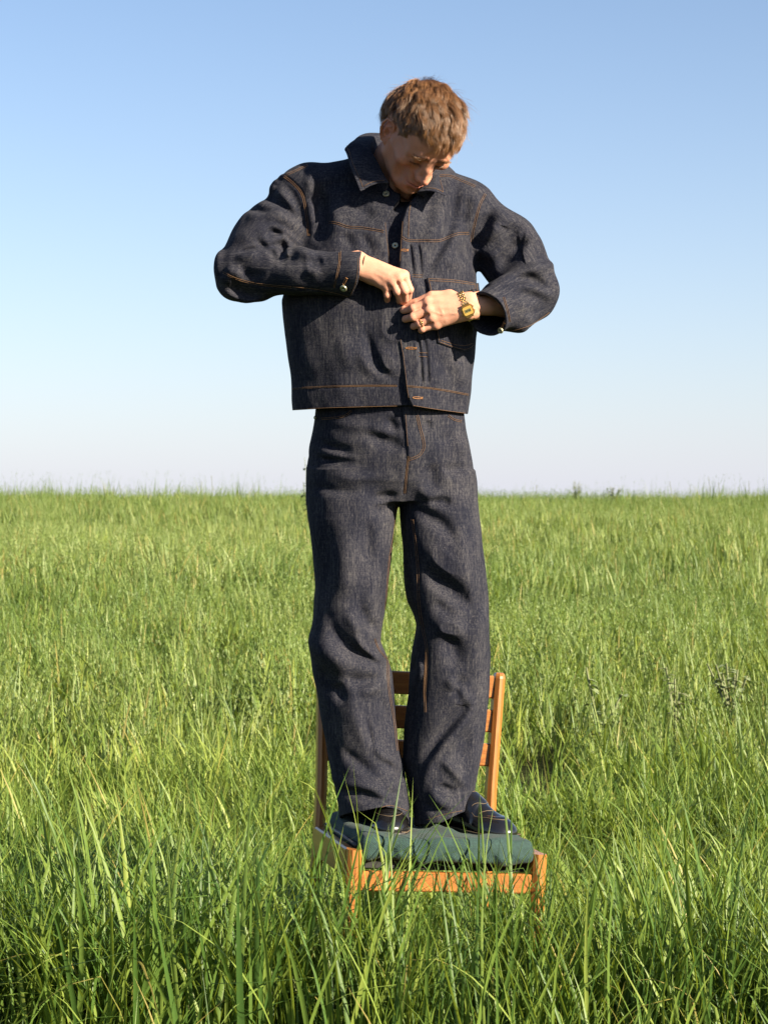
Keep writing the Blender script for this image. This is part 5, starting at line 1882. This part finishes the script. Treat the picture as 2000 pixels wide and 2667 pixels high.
def scatter(name, pts, rots, scales, tints, picks, tufts, label):
    coll = bpy.data.collections.new(name + '_tufts')
    for t in tufts:
        coll.objects.link(t)
    me = bpy.data.meshes.new(name)
    me.vertices.add(len(pts))
    me.vertices.foreach_set('co', np.asarray(pts, np.float32).ravel())
    set_vec(me, 'turn', rots)
    set_vec(me, 'size', scales)
    set_float(me, 'tint', tints)
    ia = me.attributes.new('pick', 'INT', 'POINT')
    ia.data.foreach_set('value', np.asarray(picks, np.int32))
    me.update()
    o = link(name, me, None, [], kind='stuff', label=label)
    ng = bpy.data.node_groups.new(name + '_scatter', 'GeometryNodeTree')
    ng.interface.new_socket('Geometry', in_out='INPUT', socket_type='NodeSocketGeometry')
    ng.interface.new_socket('Geometry', in_out='OUTPUT', socket_type='NodeSocketGeometry')
    n = ng.nodes
    gi, go = n.new('NodeGroupInput'), n.new('NodeGroupOutput')
    ci = n.new('GeometryNodeCollectionInfo')
    ci.inputs['Collection'].default_value = coll
    ci.inputs['Separate Children'].default_value = True
    ci.inputs['Reset Children'].default_value = True
    ip = n.new('GeometryNodeInstanceOnPoints')
    ip.inputs['Pick Instance'].default_value = True
    def attr(nm, ty):
        a = n.new('GeometryNodeInputNamedAttribute')
        a.data_type = ty
        a.inputs['Name'].default_value = nm
        return a.outputs['Attribute']
    ng.links.new(gi.outputs[0], ip.inputs['Points'])
    ng.links.new(ci.outputs[0], ip.inputs['Instance'])
    ng.links.new(attr('pick', 'INT'), ip.inputs['Instance Index'])
    e2r = n.new('FunctionNodeEulerToRotation')
    ng.links.new(attr('turn', 'FLOAT_VECTOR'), e2r.inputs[0])
    ng.links.new(e2r.outputs[0], ip.inputs['Rotation'])
    ng.links.new(attr('size', 'FLOAT_VECTOR'), ip.inputs['Scale'])
    ng.links.new(ip.outputs[0], go.inputs[0])
    md = o.modifiers.new('scatter', 'NODES')
    md.node_group = ng
    return o

def patchy(x, y, sc, seed):
    r = np.random.default_rng(seed)
    o = 0
    for k in range(6):
        w = r.normal(size=2) / sc; o = o + np.sin(x * w[0] + y * w[1] + r.uniform(0, 6.28))
    return o / 6 * 1.6

def grow(name, y0, y1, dens, tufts, height, label, seed, margin=.8, taper=None, mix=None, rough=.17, slope=.24, gaps=.75):
    r = np.random.default_rng(seed)
    wide = slope * y1 + margin
    n = int(dens * (y1 - y0) * 2 * wide)
    y = r.uniform(y0, y1, n); x = r.uniform(-wide, wide, n)
    k = np.abs(x) < slope * y + margin
    x, y = x[k], y[k]
    n = len(x)
    gap = np.clip(1 - .5 * gaps + gaps * patchy(x, y, .10 + .016 * (y0 + y1) / 2, seed + 9), .12, 1)     # bare and thin places between the clumps
    k = r.uniform(0, 1, n) < gap
    x, y = x[k], y[k]
    n = len(x)
    z = terrain(x, y)
    sc = height * (1 + .20 * r.normal(size=n)).clip(.55, 1.5) * (1 + rough * patchy(x, y, .45 + .03 * y1, seed + 1)).clip(.5, 1.6)
    sx = sc * r.uniform(.85, 1.2, n)
    # trodden short under and just before the chair
    cx, cy = .09, 4.50
    under = np.exp(-(((x - cx) / .27) ** 4 + ((y - cy) / .30) ** 4))
    sc = np.minimum(sc, 1.18)
    tall = np.exp(-(((x - .15) / .62) ** 4 + ((y - 3.95) / .30) ** 4))
    cap_h = (1 - .30 * under) * (1 + .22 * tall)
    sc = sc * cap_h
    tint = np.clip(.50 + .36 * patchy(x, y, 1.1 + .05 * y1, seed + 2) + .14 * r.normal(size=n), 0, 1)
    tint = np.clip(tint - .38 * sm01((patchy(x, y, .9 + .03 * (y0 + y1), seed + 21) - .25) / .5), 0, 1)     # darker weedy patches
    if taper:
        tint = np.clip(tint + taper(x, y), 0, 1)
    rot = np.stack([r.normal(size=n) * .10, r.normal(size=n) * .10, r.uniform(0, 6.283, n)], 1)
    pk = r.choice(len(tufts), n, p=mix) if mix else r.integers(0, len(tufts), n)
    scatter(name, np.stack([x, y, z], 1), rot, np.stack([sx, sx, sc], 1), tint, pk, tufts, label)

g0 = np.random.default_rng(5)
near_t = [tuft('grass_tuft', GREEN, 26, .10, (.16, .44), (.0055, .0110), (.02, .42), (.2, 1.7), 7, g0) for _ in range(5)]
near_t += [tuft('grass_tuft', GREEN, 28, .10, (.16, .42), (.003, .0055), (.02, .50), (.2, 1.4), 6, g0) for _ in range(4)]
near_t += [tuft('grass_tuft', GREEN, 8, .08, (.34, .52), (.008, .0125), (.02, .25), (.5, 1.7), 9, g0) for _ in range(3)]
front_t = [tuft('grass_tuft', GREEN, 17, .09, (.40, .64), (.005, .0110), (.0, .26), (.2, 1.5), 8, g0) for _ in range(5)]
wn_ = [.13] * 5 + [.085] * 4 + [.014 / 3] * 3
wn_ = list(np.array(wn_) / sum(wn_))
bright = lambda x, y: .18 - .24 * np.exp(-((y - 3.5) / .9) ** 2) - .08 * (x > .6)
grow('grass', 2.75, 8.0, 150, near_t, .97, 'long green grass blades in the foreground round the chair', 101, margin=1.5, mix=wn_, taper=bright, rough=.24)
grow('grass', 3.75, 4.27, 190, front_t, .94, 'tall grass leaning over the front of the seat', 404, gaps=0.0, margin=.25, taper=lambda x, y: -.05 + 0 * x)
mid_t = [tuft('grass_tuft', GREEN, 20, .13, (.16, .46), (.007, .014), (.02, .45), (.2, 1.6), 5, g0) for _ in range(4)]
mid_t += [tuft('grass_tuft', OATS, 16, .13, (.22, .52), (.006, .012), (.02, .35), (.1, 1.3), 5, g0, spikes=.35) for _ in range(4)]
grow('grass', 8.0, 20.0, 54, mid_t, .92, 'sunlit yellow green grass in the middle of the field', 202, margin=1.5, slope=.36, taper=lambda x, y: .22 - .010 * (y - 8) - .18 * sm01((x + .5) / 2.5), rough=.40)
far_t = [tuft('grass_tuft', OATS, 15, .24, (.26, .60), (.012, .026), (.0, .28), (.05, .9), 4, g0, spikes=.5) for _ in range(6)]
far_t += [tuft('grass_tuft', GREEN, 14, .24, (.22, .50), (.012, .024), (.0, .3), (.1, .9), 4, g0) for _ in range(2)]
grow('grass', 20.0, 72.0, 17, far_t, .98, 'pale flowering grass rising to the skyline', 303, margin=1.5, slope=.42, taper=lambda x, y: .02 - .003 * (y - 20), rough=.42)

sky_t = [tuft('grass_tuft', OATS, 5, .20, (.45, .95), (.010, .018), (.0, .2), (.05, .7), 5, g0, spikes=.9) for _ in range(4)]
grow('grass', 46.0, 62.0, 2.2, sky_t, .82, 'taller loose stalks of grass along the skyline', 505, margin=1.5, slope=.42, taper=lambda x, y: -.15 + 0 * x, rough=.45)

# ------------------------------------------------------------------ weeds that stand out of the grass
def stalk(x, y, h, lean, seed, label, group):
    r = np.random.default_rng(seed)
    G = Geo()
    z = float(terrain(x, y))
    t = link('weed_stalk', None, None, [], label=label, category='weed', group=group)
    t.location = (x, y, z)
    pts = [np.array([lean * (k / 5) ** 1.6 * h, 0, h * k / 5]) for k in range(6)]
    G.tube(pts, np.linspace(.009, .005, 6), n=5)
    G.obj('stem', MAT['stem'], t)
    G = Geo()
    for k in range(16):
        f = r.uniform(.62, 1.0)
        p = spline(pts, 40)[int(f * 39)]
        a = r.uniform(0, 6.28)
        G.box(p + np.array([math.cos(a), math.sin(a), 0]) * r.uniform(.003, .014), (.008, .007, .020), None, .002)
    G.obj('seed_head', MAT['stem'], t, kind='stuff')

MAT['stem'] = simple('dull_green_stem', (.12, .135, .055), .7, var=.4, vscale=60)
ORD = ['first', 'second', 'third', 'fourth', 'fifth', 'sixth']
STALKS = [('left', [(20, 1266, .02), (190, 1266, -.08), (318, 1260, -.10), (467, 1262, .02), (522, 1253, .05), (555, 1238, -.05)]),
          ('right', [(1397, 1262, .0), (1753, 1253, -.12), (1797, 1262, .0), (1852, 1240, -.08), (1878, 1256, -.1), (1953, 1252, -.04)])]
i = 0
for side, lst in STALKS:
    for k, (px, py, ln) in enumerate(lst):
        d = 58
        x = (px - 1000) / F * d
        top = H - (py - 1333) / F * d
        where = 'counted from the left edge of the photo' if side == 'left' else 'right of the man, counted from him'
        stalk(x, d, max(.5, top - float(terrain(x, d))), ln, 50 + i, ORD[k] + ' thin weed stalk on the skyline ' + where, 'weed stalks on the skyline')
        i += 1

def leafy_weed(x, y, h, spread, nl, size, label, seed, mat, stem=True):
    """a broad-leaved weed: stems with cupped leaves"""
    r = np.random.default_rng(seed)
    t = link('leafy_weed', None, None, [], label=label, category='weed')
    t.location = (x, y, float(terrain(x, y)))
    St = Geo(); Lf = Geo()
    for k in range(max(3, nl // 9)):
        a = r.uniform(0, 6.28)
        e = np.array([math.cos(a) * spread * r.uniform(.2, 1), math.sin(a) * spread * r.uniform(.2, 1), h * r.uniform(.6, 1)])
        pts = [np.zeros(3), e * np.array([.35, .35, .5]), e]
        St.tube(spline(pts, 6), np.linspace(.009, .005, 6), n=5)
        for j in range(9):
            f = r.uniform(.35, 1)
            p = spline(pts, 30)[int(f * 29)]
            b = r.uniform(0, 6.28)
            d = np.array([math.cos(b), math.sin(b), r.uniform(-.2, .6)]); d /= np.linalg.norm(d)
            s = np.cross(d, [0, 0, 1]); s /= np.linalg.norm(s)
            nn = np.cross(s, d)
            L = size * r.uniform(.6, 1.2); W = L * r.uniform(.32, .45)
            vs, fs = [], []
            for q in range(5):
                u = q / 4
                w = W * math.sin(math.pi * min(1, u * .93 + .07)) ** .8
                c = p + d * L * u - nn * L * .35 * u * u
                vs += [c - s * w + nn * w * .3, c, c + s * w + nn * w * .3]
            for q in range(4):
                fs += [(q * 3, q * 3 + 1, q * 3 + 4, q * 3 + 3), (q * 3 + 1, q * 3 + 2, q * 3 + 5, q * 3 + 4)]
            Lf.add(vs, fs)
    St.obj('stem', MAT['stem'], t)
    Lf.obj('leaves', mat, t, kind='stuff')
    return t

MAT['pale_leaf'] = simple('pale_grey_green_leaf', (.17, .21, .095), .6, var=.3, vscale=30)
MAT['dark_leaf'] = simple('dark_green_leaf', (.075, .125, .032), .55, var=.4, vscale=30)
def at_px(px, py, y):
    return (px - 1000) / F * y, y
for (px, d, h, sp, nl, sz, lab, sd, mk) in [
        (1905, 10.2, .43, .17, 63, .050, 'pale grey green broad leaved weed in the grass right of the chair', 71, 'pale_leaf'),
        (1760, 9.6, .46, .12, 27, .050, 'drab fluffy weed beside the pale broad leaved weed', 72, 'stem'),
        (1560, 9.4, .44, .14, 27, .060, 'small grey leaved weed between the chair back and the drab fluffy weed', 73, 'pale_leaf'),
        (1503, 57, 1.00, .20, 130, .075, 'tall bushy weed above the skyline right of the man', 74, 'pale_leaf'),
        (1596, 57, .84, .36, 170, .085, 'low dark green bush on the skyline', 75, 'dark_leaf'),
        (805, 40, 1.75, .18, 60, .11, 'dark leafy plant half hidden behind the hip of the man', 76, 'dark_leaf')]:
    x, y = at_px(px, 0, d)
    leafy_weed(x, y, h, sp, nl, sz, lab, sd, MAT[mk])
